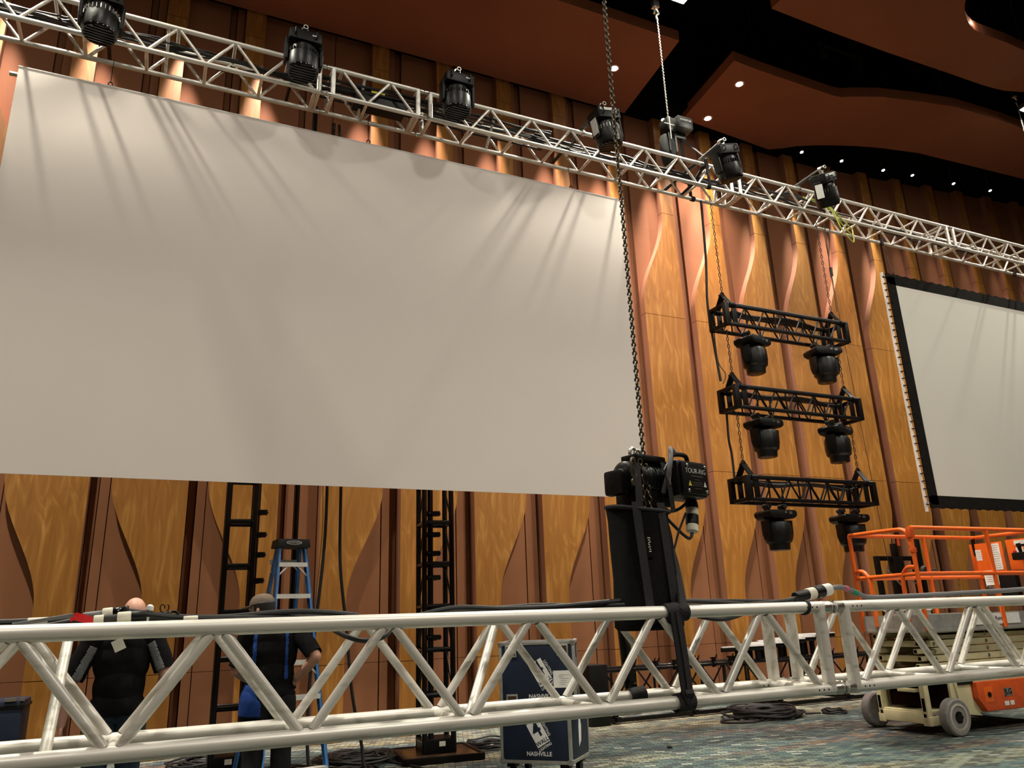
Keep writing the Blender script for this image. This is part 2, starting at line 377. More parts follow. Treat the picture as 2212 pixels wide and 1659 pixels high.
fabric(1.76, 2.075, fab)
# black soffit above the wall
struct('trim_2', MB().b2((-14, 10.3, 11.13), (13.32, 11.11, 13.39)), 'dark_void', smooth=False)
mb = MB()
P = [Vector((13.3, 9.8, 11.10)), Vector((26, 9.8, 12.1)), Vector((26, 11.11, 12.15)), Vector((13.3, 11.11, 11.16))]
mb.add(P + [Vector((p.x, p.y, 13.35)) for p in P], [(0, 1, 2, 3), (7, 6, 5, 4), (0, 4, 5, 1), (1, 5, 6, 2), (2, 6, 7, 3), (3, 7, 4, 0)])
struct('trim_1', mb, 'dark_void', smooth=False)
# ---------------------------------------------------------------- suspended ceiling clouds
CZ = 11.0
def cloud(outline, label, hangers):
    root = thing('ceiling_cloud', label, 'ceiling panel', (outline[0][0], outline[0][1], CZ), group='suspended ceiling clouds')
    mb = MB(); mb.prism(outline, lambda p: Vector((p[0], p[1], CZ)), lambda p: Vector((p[0], p[1], CZ+.215)))
    mb.mi = [0, 1] + [1]*(len(outline)); part('panel', mb, ['ceiling_panel', 'ceiling_edge'], root, smooth=False)
    for x, y in hangers: part('hanger_rod', MB().tube((x, y, CZ+.21), (x, y, 13.41), .008, n=6), 'dark_rig', root)
    return root
A = [(-9, 8.72), (7.56, 8.72), (7.755, 10.80), (-9, 10.83)]
cloud(A, 'long reddish brown ceiling cloud with straight edges above the big white screen', [(-4, 9.2), (2, 9.2), (6.5, 9.2), (-4, 10.4), (2, 10.4), (6.5, 10.4)])
def zp(px, py): p = at(px, py, Z=CZ); return (p.x, p.y)
Bp = [zp(*q) for q in [(1586, 131), (1640, 152), (1700, 172.5), (1760, 193), (1800, 206.5), (1818, 210), (1850, 208.5), (1905, 209.5), (1985, 219), (2064, 231), (2157, 259), (2260, 296)]]
Bb = [zp(*q) for q in [(2260, 400), (2212, 387), (2091, 357), (1985, 331), (1905, 320), (1850, 315.5), (1799, 314), (1757, 314), (1720, 316), (1690, 320.5), (1660, 323), (1560, 287), (1475, 257)]]
cloud(Bp + Bb, 'wavy edged ceiling cloud above the hanging black light trusses', [(10, 9.4), (13, 9.6), (17, 9), (10, 10)])
Cb = [zp(*q) for q in [(2300, 218), (2212, 199), (2170, 196), (2144, 190), (2120, 183), (2040, 155), (1916, 113), (1790, 67), (1666.5, 18.6)]]
hole = [zp(*q) for q in [(2088, -8), (2084, 10), (2084, 26.5), (2088, 40), (2094, 53), (2104, 64), (2120, 72), (2138.5, 79), (2175, 92), (2212, 109), (2290, 146)]]
Cp = [(Cb[-1][0]-.03, 3.0), (hole[0][0]+.05, 3.0)] + hole + Cb
cloud(Cp, 'ceiling cloud with a rounded cutout in the upper right corner', [(9, 4), (9.5, 7), (14, 7.2)])

def downlight(px, py, label, ez):
    p = at(px, py, Z=CZ-.004); root = thing('recessed_downlight', label, 'ceiling light', p, group='downlights in the ceiling clouds')
    part('trim_ring', MB().lathe([(.052, 0), (.088, -.002), (.092, .004), (.05, .003)], p, (0, 0, 1), 24), 'lamp_trim', root)
    part('lamp', MB().lathe([(.001, -.001), (.062, -.003), (.062, .002), (.001, .003)], p, (0, 0, 1), 20), 'lamp_white', root)
    return p
DL = [downlight(1327, 148, 'bright round downlight beside the hoist chain, in the long straight ceiling cloud', 1),
      downlight(1597, 182, 'upper of two downlights in the wavy ceiling cloud', 1),
      downlight(1529, 256, 'lower of two downlights in the wavy ceiling cloud', 1)]
# track spotlights grazing the wall
TR = []
for i, (px, py) in enumerate([(1432, 259), (1732, 329), (1818, 348), (1908, 368), (1971, 379), (2060, 397), (2139, 412)]):
    p = at(px, py, Z=10.96); TR.append(p)
    lab = ['small track spotlight glowing beside the hanging truss hoist', 'track spotlight at the left end of the row under the wavy cloud', 'second track spotlight from the left in the row along the wall',
           'third track spotlight from the left in the row along the wall', 'fourth track spotlight from the left in the row along the wall', 'fifth track spotlight from the left in the row along the wall', 'track spotlight at the right end of the row along the wall'][i]
    root = thing('track_spotlight', lab, 'spotlight', p, group='track spotlights along the wall')
    part('housing', MB().lathe([(.02, .11), (.032, .10), (.042, .015), (.042, 0), (.034, .005)], p, (0, .25, 1), 16), 'black_metal', root)
    part('lamp', MB().lathe([(.001, -.002), (.034, 0), (.034, .008), (.001, .009)], p, (0, .25, 1), 16), 'lamp_spot', root)
    part('stem', MB().tube(p+Vector((0, .03, .1)), (p.x, p.y+.03, 11.14 if p.x < 13.3 else 11.2+.079*(p.x-13.3)), .012, n=8), 'dark_rig', root)
# dark rigging in the ceiling void
def bracket(px, py, s, label):
    p = at(px, py, Z=12.2); root = thing('ceiling_rigging_bracket', label, 'rigging', p)
    part('drop_arm', MB().b2((p.x-.07*s, p.y-.07*s, p.z), (p.x+.07*s, p.y+.07*s, 13.41)), 'dark_rig', root)
    mb = MB(); mb.tube(p+Vector((-1.1*s, 0, .55)), p+Vector((.2, 0, .55)), .035); part('pipe', mb, 'dark_rig', root)
    mb = MB(); mb.tube(p+Vector((-1.0*s, 0, .5)), p+Vector((-1.05*s, -.05, .2)), .06, .08); part('lamp_can', mb, 'dark_rig', root)
bracket(1858, 170, 1.0, 'dark bracket with a cross pipe hanging in the black ceiling void')
bracket(2030, 190, .7, 'dark bracket half hidden behind the ceiling cloud edge')
# ================================================================ trusses
PIT = .5675
def truss(name, label, x0, x1, y0, z0, s, m, group, anchor='r', cross_dir=1, joints=(True, True), rc=.026, rd=.0165, brace_x=()):
    root = thing(name, label, 'truss', ((x0+x1)/2, y0+s/2, z0), group=group); y1, z1 = y0+s, z0+s
    for y in (y0, y1):
        for z in (z0, z1):
            mb = MB(); mb.tube((x0+.012, y, z), (x1-.012, y, z), rc, n=20)
            part('chord', mb, m, root)
    e, d = (x1, -1) if anchor == 'r' else (x0, 1); Lr = x1-x0
    bots = [e+d*(.118+PIT*k) for k in range(int((Lr-.2)/PIT)+1) if .118+PIT*k < Lr-.06]
    tops = [e+d*(.41+PIT*k) for k in range(int((Lr-.3)/PIT)+1) if .41+PIT*k < Lr-.06]
    nodes = sorted([(x, 0) for x in bots] + [(x, 1) for x in tops])
    g = .022
    for y in (y0, y1):
        for (xa, ta), (xb, tb) in zip(nodes[:-1], nodes[1:]):
            za, zb = (z1 if ta else z0), (z1 if tb else z0)
            part('diagonal_brace', MB().tube((xa+g, y, za+(-.02 if ta else .02)), (xb-g, y, zb+(-.02 if tb else .02)), rd, n=12, caps=False), m, root)
    for x in bots: part('cross_tube', MB().tube((x, y0, z0), (x, y1, z0), rd*1.05, n=12, caps=False), m, root)
    for x in tops: part('cross_tube', MB().tube((x, y0, z1), (x, y1, z1), rd*1.05, n=12, caps=False), m, root)
    for xi in brace_x:
        xi, xj = xi if isinstance(xi, tuple) else (xi, xi)
        a, b = ((xi, y0, z0), (xj, y1, z1)) if cross_dir > 0 else ((xi, y0, z1), (xj, y1, z0))
        part('inner_brace', MB().tube(a, b, rd, n=12, caps=False), m, root)
    for xe, sg, on in ((x0, 1, joints[0]), (x1, -1, joints[1])):
        if not on: continue
        xp = xe+sg*.075
        for y in (y0, y1): part('end_post', MB().tube((xp, y, z0), (xp, y, z1), rc*1.08, n=16, caps=False), m, root)
        for z in (z0, z1): part('end_post', MB().tube((xp, y0, z), (xp, y1, z), rc*.8, n=16, caps=False), m, root)
        for y in (y0, y1):
            for z in (z0, z1):
                mb = MB(); mb.lathe([(rc*.8, 0), (rc*.8, .014), (rc*1.06, .016), (rc*1.06, .055), (rc*.98, .062)], (xe, y, z), (sg, 0, 0), 18)
                mb.tube((xe+sg*.012, y, z-rc*1.12), (xe+sg*.012, y, z+rc*1.12), .006, n=8)
                cp = part('coupler', mb, 'steel', root)
                hb = MB()
                for q in range(3): hb.tube((xe+sg*(.11+.028*q), y-rc*1.0, z), (xe+sg*(.11+.028*q), y-rc*.9, z), .0042, n=8)
                part('rivet', hb, 'groove_dark', root)
    return root
FY, FZ, FS = 2.78, 1.085, .351
truss('box_truss', 'silver box truss across the foreground, the long left section carrying the chain hoist', -3.0, 2.903, FY, FZ, FS, 'aluminium', 'foreground truss sections', 'r', 1, (False, True), brace_x=(-.225, (1.083, 1.36)))
truss('box_truss', 'silver box truss across the foreground, the right section past the bolted joint', 2.907, 7.4, FY, FZ, FS, 'aluminium', 'foreground truss sections', 'l', 1, (True, False))
BY, BZ, BS = 7.42, 7.152, .351
GB = 'hanging silver truss sections'
truss('box_truss', 'hanging silver truss section at the left, over the big screen corner', -3.26, 1.308, BY, BZ, BS, 'aluminium_far', GB, 'r', -1, (False, True), brace_x=(-.33,))
truss('box_truss', 'shortest hanging silver truss section, between two joints above the big screen', 1.312, 2.465, BY, BZ, BS, 'aluminium_far', GB, 'r', -1, brace_x=(1.75,))
truss('box_truss', 'hanging silver truss section above the right half of the big screen', 2.469, 7.138, BY, BZ, BS, 'aluminium_far', GB, 'r', -1, brace_x=(3.4, 5.7))
truss('box_truss', 'hanging silver truss section carrying the three black light trusses', 7.142, 11.708, BY, BZ, BS, 'aluminium_far', GB, 'l', -1, brace_x=(8.6, 10.1))
truss('box_truss', 'hanging silver truss section at the right, above the black bordered screen', 11.712, 16.28, BY, BZ, BS, 'aluminium_far', GB, 'l', -1, (True, False), brace_x=(13.2,))
# ================================================================ projection screens
SY = 7.62
root = thing('projection_screen', 'huge plain white projection screen hanging from the silver truss', 'screen', (1.86, SY, 2.76))
part('screen_cloth', MB().b2((-1.605, SY, 2.765), (5.325, SY+.006, 6.765)), 'screen_cloth', root, smooth=False)
fr = MB()
for z in (2.80, 6.73): fr.b2((-1.60, SY+.008, z-.025), (5.32, SY+.05, z+.025))
for x in (-1.57, 1.86, 5.29): fr.b2((x-.025, SY+.008, 2.8), (x+.025, SY+.05, 6.73))
part('frame', fr, 'screen_edge', root, bevel=.003)
part('edge_trim', MB().b2((-1.61, SY-.003, 6.758), (5.33, SY+.012, 6.77)), 'screen_edge', root, smooth=False)
for i, (x) in enumerate((-1.72,)):
    mb = MB(); mb.tube((x+.045, SY+.03, 6.68), (-1.56, SY+.03, 6.68), .022); part('frame_end', mb, 'steel', root)
for x in (-.815, 1.86, 4.541):
    mb = MB(); mb.lathe([(.004, 0), (.013, .0), (.013, .012), (.004, .012)], (x, SY+.02, 6.78), (0, 1, 0), 12)
    pts = [Vector((x+.02*math.cos(a), SY+.02, 6.80+.026*math.sin(a))) for a in [2*PI*k/14 for k in range(14)]]
    mb.path(pts, .006, 6, closed=True); mb.tube((x, SY+.02, 6.826), (x, SY+.06, 7.14), .004, n=6); part('hook', mb, 'black_metal', root)
root = thing('projection_screen', 'projection screen with wide black border at the right edge', 'screen', (13.7, SY, 2.78))
x0, x1, z0, z1, b = 10.20, 17.3, 2.785, 6.505, .182
part('screen_cloth', MB().b2((x0+.1, SY+.002, z0+.1), (x1-.1, SY+.008, z1-.1)), 'screen_cloth_rear', root, smooth=False)
mb = MB()
def wav(pts_out, pts_in):
    n = len(pts_out); mb.add([Vector((p[0], SY-.004, p[1])) for p in pts_out+pts_in] + [Vector((p[0], SY+.014, p[1])) for p in pts_out+pts_in],
        [(i, i+1, n+i+1, n+i) for i in range(n-1)] + [(2*n+i+1, 2*n+i, 3*n+i, 3*n+i+1) for i in range(n-1)] + [(i+1, i, 2*n+i, 2*n+i+1) for i in range(n-1)] + [(n+i, n+i+1, 3*n+i+1, 3*n+i) for i in range(n-1)])
N = 140
wav([(x0+(x1-x0)*i/N, z1 + .010*math.sin(i*PI/2)) for i in range(N+1)], [(x0+(x1-x0)*i/N, z1-b) for i in range(N+1)])
wav([(x0+(x1-x0)*i/N, z0 - .008*math.sin(i*PI/2)) for i in range(N+1)], [(x0+(x1-x0)*i/N, z0+b) for i in range(N+1)])
wav([(x0, z0+.05+(z1-z0-.1)*i/40) for i in range(41)], [(x0+b, z0+.05+(z1-z0-.1)*i/40) for i in range(41)])
wav([(x1, z0+.05+(z1-z0-.1)*i/40) for i in range(41)], [(x1-b, z0+.05+(z1-z0-.1)*i/40) for i in range(41)])
part('border', mb, 'velvet_black', root, smooth=False)
mb = MB()
for x in (x0-.045, x1+.045): mb.b2((x-.012, SY+.02, z0-.05), (x+.012, SY+.06, z1+.02))
for z in (z0+.07, z1-.05): mb.b2((x0-.05, SY+.02, z-.012), (x1+.05, SY+.06, z+.012))
part('frame', mb, 'white_paint', root)
mb = MB()
for i in range(33):
    z = z0+.06+(z1-z0-.12)*i/32; mb.tube((x0-.075, SY+.01, z-.012), (x0+.03, SY-.004, z), .008, n=6)
part('lacing', mb, 'velvet_black', root)
for x in (10.42, 13.8):
    mb = MB(); mb.tube((x, SY+.03, 6.52), (x, SY+.12, 7.14), .005, n=6); mb.lathe([(.004, 0), (.016, 0), (.016, .02), (.004, .02)], (x, SY+.03, 6.53), (0, 0, 1), 10); mb.tube((x, SY+.13, 7.10), (x, SY+.13, 7.21), .033, n=12); part('hook', mb, 'black_metal', root)
# ================================================================ wash lights on outrigger pipes
PZ = 7.575
GW = 'black wash lights on the hanging truss'
def wash_proto(pos, label, rx, ry, rz, stickers):
    root = thing('wash_light', label, 'stage light', pos, group=GW); root.rotation_euler = (rx, ry, rz)
    # clamp round the pipe (pipe runs along Y at local origin)
    mb = MB(); mb.hollow((0, -.025, 0), (0, .025, 0), .04, .012, 16); mb.box((0, 0, -.05), (.03, .05, .03)); mb.tube((-.055, 0, -.03), (.055, 0, -.03), .007, n=8); lpart('clamp', mb, 'steel', root)
    mb = MB(); mb.box((0, 0, -.075), (.30, .22, .02)); mb.box((0, .0, -.145), (.335, .25, .12)); lpart('base', mb, 'black_plastic', root, bevel=.012)
    mb = MB()
    for s in (-1, 1): mb.path([(s*.11, -.125, -.10), (s*.11, -.155, -.10), (s*.11, -.16, -.16), (s*.11, -.125, -.17)], .008, 6)
    lpart('handle', mb, 'black_metal', root)
    mb = MB()
    for s in (-1, 1): mb.box((s*.182, 0, -.30), (.032, .13, .27)); mb.box((s*.165, 0, -.20), (.05, .12, .05))
    lpart('yoke', mb, 'black_plastic', root, bevel=.012)
    mb = MB(); mb.lathe([(.06, -.215), (.115, -.222), (.135, -.25), (.142, -.335), (.160, -.345), (.165, -.40), (.165, -.50), (.155, -.535)], (0, 0, 0), (0, 0, 1), 32)
    head = lpart('head', mb, 'hoist_black', root, ang=30)
    mb = MB()
    for k in range(26):
        a = 2*PI*k/26; c, s = math.cos(a), math.sin(a); R = frame3((c, s, 0), (0, 0, 1)); mb.box((c*.150, s*.150, -.315), (.024, .05, .007), R)
    o = lpart('cooling_fin', mb, 'steel' if stickers > 1 else 'black_metal', head)
    mb = MB(); mb.lathe([(.001, -.548), (.15, -.545), (.162, -.52), (.158, -.50), (.001, -.50)], (0, 0, 0), (0, 0, 1), 32)
    for k in range(7): mb.box((0, -.12+.04*k, -.55), (.02+.25*math.sqrt(max(0, 1-((k-3)/3.6)**2)), .012, .008))
    lpart('lens_grille', mb, 'black_gloss', head)
    mb = MB()
    if stickers: mb.box((.09, -.127, -.13), (.05, .003, .016)); mb.box((.2, -.03, -.33), (.003, .03, .07))
    if stickers > 1: mb.box((-.2, -.02, -.30), (.004, .11, .2)); mb.box((.0, -.127, -.10), (.28, .004, .03))
    if mb.v: lpart('sticker', mb, 'white_label', root)
    return root
for (px, py, lab, rx, ry, rz, st, plab) in [
    (228, -28, 'black wash light over the upper left picture corner, cut by the frame', 0, 0, .12, 2, 'farthest left'),
    (660, 62, 'black wash light with white stickers, left of the short truss section', 0, 0, .0, 1, 'left of the short truss section'),
    (990, 152, 'black wash light just right of the short truss section', .03, 0, .0, 1, 'right of the short truss section'),
    (1303, 226, 'black wash light with white top, touching the hoist chain', .05, -.22, .05, 2, 'beside the hoist chain'),
    (1562, 303, 'black wash light above the left chain of the small light trusses', .10, -.30, .0, 0, 'above the left light truss chain'),
    (1778, 362, 'black wash light with white yoke side, farthest right on the truss', .22, -.48, .15, 2, 'farthest right')]:
    p = at(px, py, Z=PZ); wash_proto((p.x, p.y+.05, p.z), lab, rx, ry, rz, st)
    po = thing('outrigger_pipe', 'short pipe lying across the truss, holding the wash light ' + plab, 'pipe', (p.x, p.y, PZ), group='outrigger pipes across the truss')
    part('pipe', MB().hollow((p.x, p.y-.03, PZ), (p.x, 8.35, PZ), .025, .005, 18), 'dark_rig' if px > 1200 else 'black_metal', po)
    mb = MB(); mb.hollow((p.x, p.y-.032, PZ), (p.x, p.y-.02, PZ), .026, .007, 18)
    mb2 = MB()
    for y in (BY, BY+BS): mb2.hollow((p.x-.02, y, BZ+BS), (p.x+.02, y, BZ+BS), .036, .009, 14); mb2.box((p.x, y, PZ-.03), (.035, .035, .025))
    part('pipe_end', mb, 'aluminium_far', po); part('clamp', mb2, 'steel', po)
# ================================================================ chain hoists
def chain_obj(p0, p1, pitch, W, r, m, label, name='hoist_chain', rot=.6, group=None, n=6, mm=4):
    mb = MB(); mb.chain(Vector(p0)-Vector(p0), Vector(p1)-Vector(p0), pitch, W, r, n, mm, rot)
    o = bpy.data.objects.new(name, mb.mesh(name, m)); C.objects.link(o); o.location = p0
    return tag(o, label, 'chain', group)
HX, HY = 2.075, 2.955
chain_obj((2.053, HY, 2.12), (2.053, HY, 10.3), .0225, .027, .0052, 'chain_steel', 'long dark hoist chain rising from the foreground hoist past the screen edge', mm=3, n=5)
H = thing('chain_hoist', 'big black electric chain hoist standing over the foreground truss', 'hoist', (HX, HY, 2.02), math.radians(14))
mb = MB(); mb.box((-.192, .03, -.018), (.055, .11, .115)); mb.box((-.15, .03, 0), (.05, .10, .10)); lpart('gearbox', mb, 'hoist_black', H, bevel=.018)
mb = MB(); mb.lathe([(.06, -.16), (.074, -.15), (.074, .04), (.085, .05), (.085, .07), (.06, .08)], (0, .02, .01), (1, 0, 0), 28)
for k in range(8): mb.lathe([(.074, 0), (.077, .003), (.077, .010), (.074, .013)], (-.13+.022*k, .02, .01), (1, 0, 0), 28)
lpart('motor_body', mb, 'hoist_black', H)
mb = MB(); mb.box((-.03, .0, .098), (.20, .10, .03)); mb.box((-.02, .03, -.085), (.22, .14, .07)); mb.box((.02, .05, -.04), (.16, .12, .12)); lpart('chassis', mb, 'hoist_black', H, bevel=.008)
mb = MB(); mb.box((.155, -.055, .005), (.215, .15, .172)); cov = lpart('control_cover', mb, 'hoist_black', H, bevel=.022)
mb = MB(); mb.box((.158, -.135, .005), (.185, .016, .146)); lpart('face_plate', mb, 'black_plastic', cov, bevel=.007)
RF = Matrix.Identity(3); RF = frame3((1, 0, 0), (0, 0, 1))
wm = text_mb('TOUR-RIG', .0335, RF, (.160, -.1440, .037), .0006, .95, -.0004)
lpart('lettering', wm, 'white_label', cov)
mb = MB()
for (x, z, w) in ((.168, .014, .085), (.165, -.002, .04), (.165, -.014, .075), (.165, -.022, .07), (.165, -.030, .075), (.17, -.043, .05)): mb.box((x, -.1438, z), (w, .001, .0022 if z < .01 else .004))
lpart('small_print', mb, 'case_corner', cov)
for s, mm in ((-.054, 'yellow_mark'), (.054, 'white_label')):
    mb = MB(); mb.prism([(-.011, -.012), (.011, -.012), (0, .013)], lambda p: Vector((.167+s+p[0], -.1436, -.02+p[1])), lambda p: Vector((.167+s+p[0], -.1446, -.02+p[1]))); lpart('warning_mark', mb, mm, cov)
mb = MB()
for x, z in ((.10, .062), (.23, .062), (.10, -.055), (.23, -.055)): mb.lathe([(.008, 0), (.008, .006), (.004, .008)], (x, -.142, z), (0, -1, 0), 10)
lpart('bolt', mb, 'steel', cov)
mb = MB()
mb.path(catmull([(.10, -.05, .085), (.105, -.06, .122), (.15, -.06, .132), (.205, -.06, .128), (.215, -.06, .088)], 5), .011, 8); lpart('carry_handle', mb, 'black_metal', H)
mb = MB(); mb.path(catmull([(.02, -.06, -.06), (.015, -.11, .04), (.05, -.10, .12), (.10, -.06, .155), (.15, -.05, .13)], 6), .0115, 8); lpart('power_cord', mb, 'grey_cable', H)
mb = MB(); mb.path([(-.13+.022*math.cos(a), -.03, .108+.030*math.sin(a)) for a in [PI*k/10 for k in range(11)]], .008, 8); mb.path([(-.10+.022*math.cos(a), -.03, .108+.024*math.sin(a)) for a in [PI*k/10 for k in range(11)]], .007, 8); lpart('shackle', mb, 'steel', H)
mb = MB(); mb.chain((-.115, -.055, .085), (-.108, -.05, -.155), .0245, .027, .0042, 6, 4, .5); mb.chain((-.065, -.04, .07), (-.058, -.045, -.155), .0245, .027, .0042, 6, 4, 1.1); lpart('slack_chain', mb, 'chain_steel', H)
mb = MB(); mb.strip([(-.165, -.075, .06), (-.168, -.08, -.03), (-.165, -.075, -.15)], .042, .003, (1, 0, 0)); mb.strip([(.0, -.085, .075), (.015, -.1, .0), (.035, -.095, -.15)], .03, .003, (1, 0, 0)); lpart('bag_strap', mb, 'webbing', H)
mb = MB(); mb.path([(-.185+.017*math.cos(a), -.075, .035+.045*math.sin(a)) for a in [2*PI*k/14 for k in range(14)]], .0055, 6, closed=True); mb.lathe([(.008, 0), (.02, 0), (.02, .008), (.008, .008)], (-.185, -.08, -.03), (0, 1, 0), 14); lpart('carabiner', mb, 'chain_steel', H)
mb = MB(); mb.path([(.0, -.088, .035), (.018, -.1, .07), (.035, -.1, .03), (.022, -.1, -.01), (.024, -.1, -.03)], .007, 7); lpart('spring_hook', mb, 'steel', H)
# connector hanging under the cover: black body with white tape bands
mb = MB(); mb.lathe([(.026, 0), (.03, .02), (.03, .035), (.027, .04)], (.23, -.05, -.085), (-.28, -.12, -1), 18); cn = lpart('plug', mb, 'black_plastic', H)
ax = Vector((-.28, -.12, -1)).normalized(); o0 = Vector((.23, -.05, -.085))
mb = MB(); mb.lathe([(.028, .035), (.0285, .036), (.0285, .07), (.028, .071)], o0, ax, 18); lpart('tape_band', mb, 'gaffer_white', cn)
mb = MB(); mb.lathe([(.0275, .07), (.03, .072), (.03, .115), (.026, .12)], o0, ax, 18); lpart('plug_sleeve', mb, 'black_plastic', cn)
mb = MB(); mb.lathe([(.027, .118), (.0275, .12), (.0275, .15), (.016, .158)], o0, ax, 18); lpart('tape_band', mb, 'gaffer_white', cn)
mb = MB(); mb.path(catmull([(.08, .02, -.09), (.12, .0, -.13), (.16, -.03, -.12), (.205, -.05, -.085)], 5), .0075, 7); mb.path(catmull([o0+ax*.155, o0+ax*.185+Vector((-.03, 0, 0)), (.09, -.03, -.19), (.06, .0, -.13)], 5), .0075, 7); lpart('lead', mb, 'rubber_cable', H)
# chain bag
BG = thing('chain_bag', 'tall black fabric chain bag hanging under the foreground hoist', 'bag', (1.975, HY-.03, 1.88))
mb = MB(); N = 22
lv = [(.0, 0), (.134, -.515), (.150, -.50), (.150, -.46), (.140, -.30), (.136, -.15), (.133, -.05), (.138, -.008), (.139, .0), (.128, .0), (.126, -.06)]
vs = []; fs = []
for k, (r, z) in enumerate(lv):
    for i in range(N*2):
        a = PI*i/N; wob = 1+.035*math.sin(3*a+z*9)+.02*math.sin(7*a-z*5); rr = r*wob; tp = .03*math.sin(a-.6) if z > -.05 else 0
        vs.append((math.copysign(abs(math.cos(a))**.75, math.cos(a))*rr*.98+.03*(-z), math.copysign(abs(math.sin(a))**.75, math.sin(a))*rr*.78, z + tp*.6))
for k in range(len(lv)-1):
    for i in range(2*N): fs.append((k*2*N+i, k*2*N+(i+1) % (2*N), (k+1)*2*N+(i+1) % (2*N), (k+1)*2*N+i))
mb.add(vs, fs); lpart('sack', mb, 'black_fabric', BG, ang=60)
mb = MB(); mb.path([(math.copysign(abs(math.cos(a))**.75, math.cos(a))*.139, math.copysign(abs(math.sin(a))**.75, math.sin(a))*.110, .018*math.sin(a-.6)+.002) for a in [2*PI*k/40 for k in range(40)]], .009, 8, closed=True); lpart('rim', mb, 'webbing', BG)
mb = MB()
for x in (-.075, .055): mb.strip([(x-.003, -.106, .02), (x, -.113, -.1), (x+.012, -.117, -.3), (x+.022, -.121, -.49)], .04, .003, (1, 0, 0))
lpart('webbing_band', mb, 'webbing', BG)
mb = MB(); mb.box((-.032, -.112, -.17), (.036, .004, .095)); lb = lpart('maker_label', mb, 'black_metal', BG)
mb = MB(); random.seed(3)
for k, w in enumerate((.014, .010, .013, .009, .012, .008, .011)): mb.box((-.03+random.uniform(-.002, .002), -.1145, -.135-.0095*k), (w, .001, .0042), Matrix.Rotation(random.uniform(-.5, .5), 3, 'Y'))
lpart('worn_print', mb, 'white_label', lb)
mb = MB(); mb.lathe([(.05, 0), (.055, .006), (.05, .014), (.01, .016)], (.135, -.03, -.12), (.8, -.6, .1), 20); lpart('side_pocket', mb, 'black_fabric', BG)
mb = MB(); mb.path(catmull([(.06, -.07, -.50), (.07, -.08, -.54), (.10, -.09, -.545), (.07, -.09, -.575), (.10, -.09, -.585)], 5), .003, 6); lpart('draw_cord', mb, 'rubber_cable', BG)
# slings
def sling(y, label, sgn):
    root = thing('round_sling', label, 'sling', (2.025, y, FZ+FS), group='black slings round the foreground truss')
    top = Vector((2.085, HY+.0, 1.90)); zt = FZ+FS; zb = FZ; r = .034; xw = 2.025
    mb = MB()
    mb.strip(catmull([top, (2.12, HY+sgn*.06, 1.70), (2.085, y-sgn*.01-sgn*.02, 1.52), (2.04, y+sgn*.034, zt)], 4), .045, .010, (.9, .4, 0))
    ring = [Vector((2.05, y+math.cos(a)*r*1.02, zt+math.sin(a)*r*1.02)) for a in [2*PI*k/20 for k in range(20)]]
    mb.strip(ring+ring[:1], .052, .006, (1, 0, 0)); part('upper_wrap', mb, 'webbing', root, smooth=False)
    mb = MB(); ring = [Vector((1.995, y+math.cos(a)*r, zt+math.sin(a)*r)) for a in [2*PI*k/20 for k in range(20)]]
    mb.strip(ring+ring[:1], .06, .006, (1, 0, .1))
    for dx in (-.012, .014): mb.strip(catmull([(1.998+dx, y+sgn*.034, zt+.0), (2.008+dx, y+sgn*.035, zt-.12), (2.018+dx, y+sgn*.036, zb+.06), (2.025, y+sgn*.036, zb)], 4), .034, .008, (1, .25, 0))
    part('leg', mb, 'webbing', root, smooth=False)
    mb = MB(); ring = [Vector((xw, y+math.cos(a)*r*1.02, zb+math.sin(a)*r*1.02)) for a in [2*PI*k/20 for k in range(20)]]
    mb.strip(ring+ring[:1], .078, .007, (1, 0, .1)); mb.path([(xw-.02+.04*k/5, y+sgn*.03, zb+.035) for k in range(6)], .02, 8); part('lower_wrap', mb, 'webbing', root, smooth=False)
sling(FY, 'black sling wrapped round the front chords of the foreground truss', -1)
sling(FY+FS, 'black sling wrapped round the rear lower chord behind the chain bag', 1)
# hanging truss hoist
h = Vector((6.33, 7.6, 8.16))
H2 = thing('chain_hoist', 'small black chain hoist hanging above the silver truss', 'hoist', h)
mb = MB(); mb.box(h+Vector((.06, -.06, .0)), (.27, .2, .20)); cv = part('control_cover', mb, 'hoist_black', H2, bevel=.03)
mb = text_mb('LODESTAR', .04, RF, h+Vector((.06, -.163, .03)), .001); part('lettering', mb, 'case_corner', cv)
mb = MB(); mb.box(h+Vector((-.13, .02, -.02)), (.14, .2, .22)); mb.box(h+Vector((.02, .05, -.14)), (.26, .16, .1)); part('motor_body', mb, 'hoist_black', H2, bevel=.02)
mb = MB(); mb.path([h+Vector((.06+.08*math.cos(a), -.06, .10+.05*math.sin(a))) for a in [PI*k/8 for k in range(9)]], .01, 6); mb.path([h+Vector((-.10+.05*math.cos(a), 0, .1+.05*math.sin(a))) for a in [PI*k/8 for k in range(9)]], .009, 6); part('handle', mb, 'steel', H2)
mb = MB(); mb.tube(h+Vector((-.18, -.1, .06)), h+Vector((-.18, -.1, -.30)), .007); mb.tube(h+Vector((-.28, -.1, -.06)), h+Vector((-.1, -.1, -.06)), .006); part('pale_strap', mb, 'rim_grey', H2)
BG2 = thing('chain_bag', 'black chain bag hanging under the small hoist, behind the silver truss', 'bag', h+Vector((-.12, .06, -.16)))
mb = MB(); mb.lathe([(.11, 0), (.115, -.02), (.12, -.3), (.10, -.42), (.02, -.44)], (0, 0, 0), (0, 0, 1), 20); lpart('sack', mb, 'black_fabric', BG2, ang=60)
mb = MB()
for x in (-.06, .05): mb.strip([(x, -.122, 0), (x, -.126, -.15), (x, -.126, -.3)], .03, .003, (1, 0, 0))
lpart('webbing_band', mb, 'webbing', BG2)
SL2 = thing('truss_sling', 'black sling from the small hoist round the silver truss chords', 'sling', (6.5, 7.6, 7.5))
mb = MB()
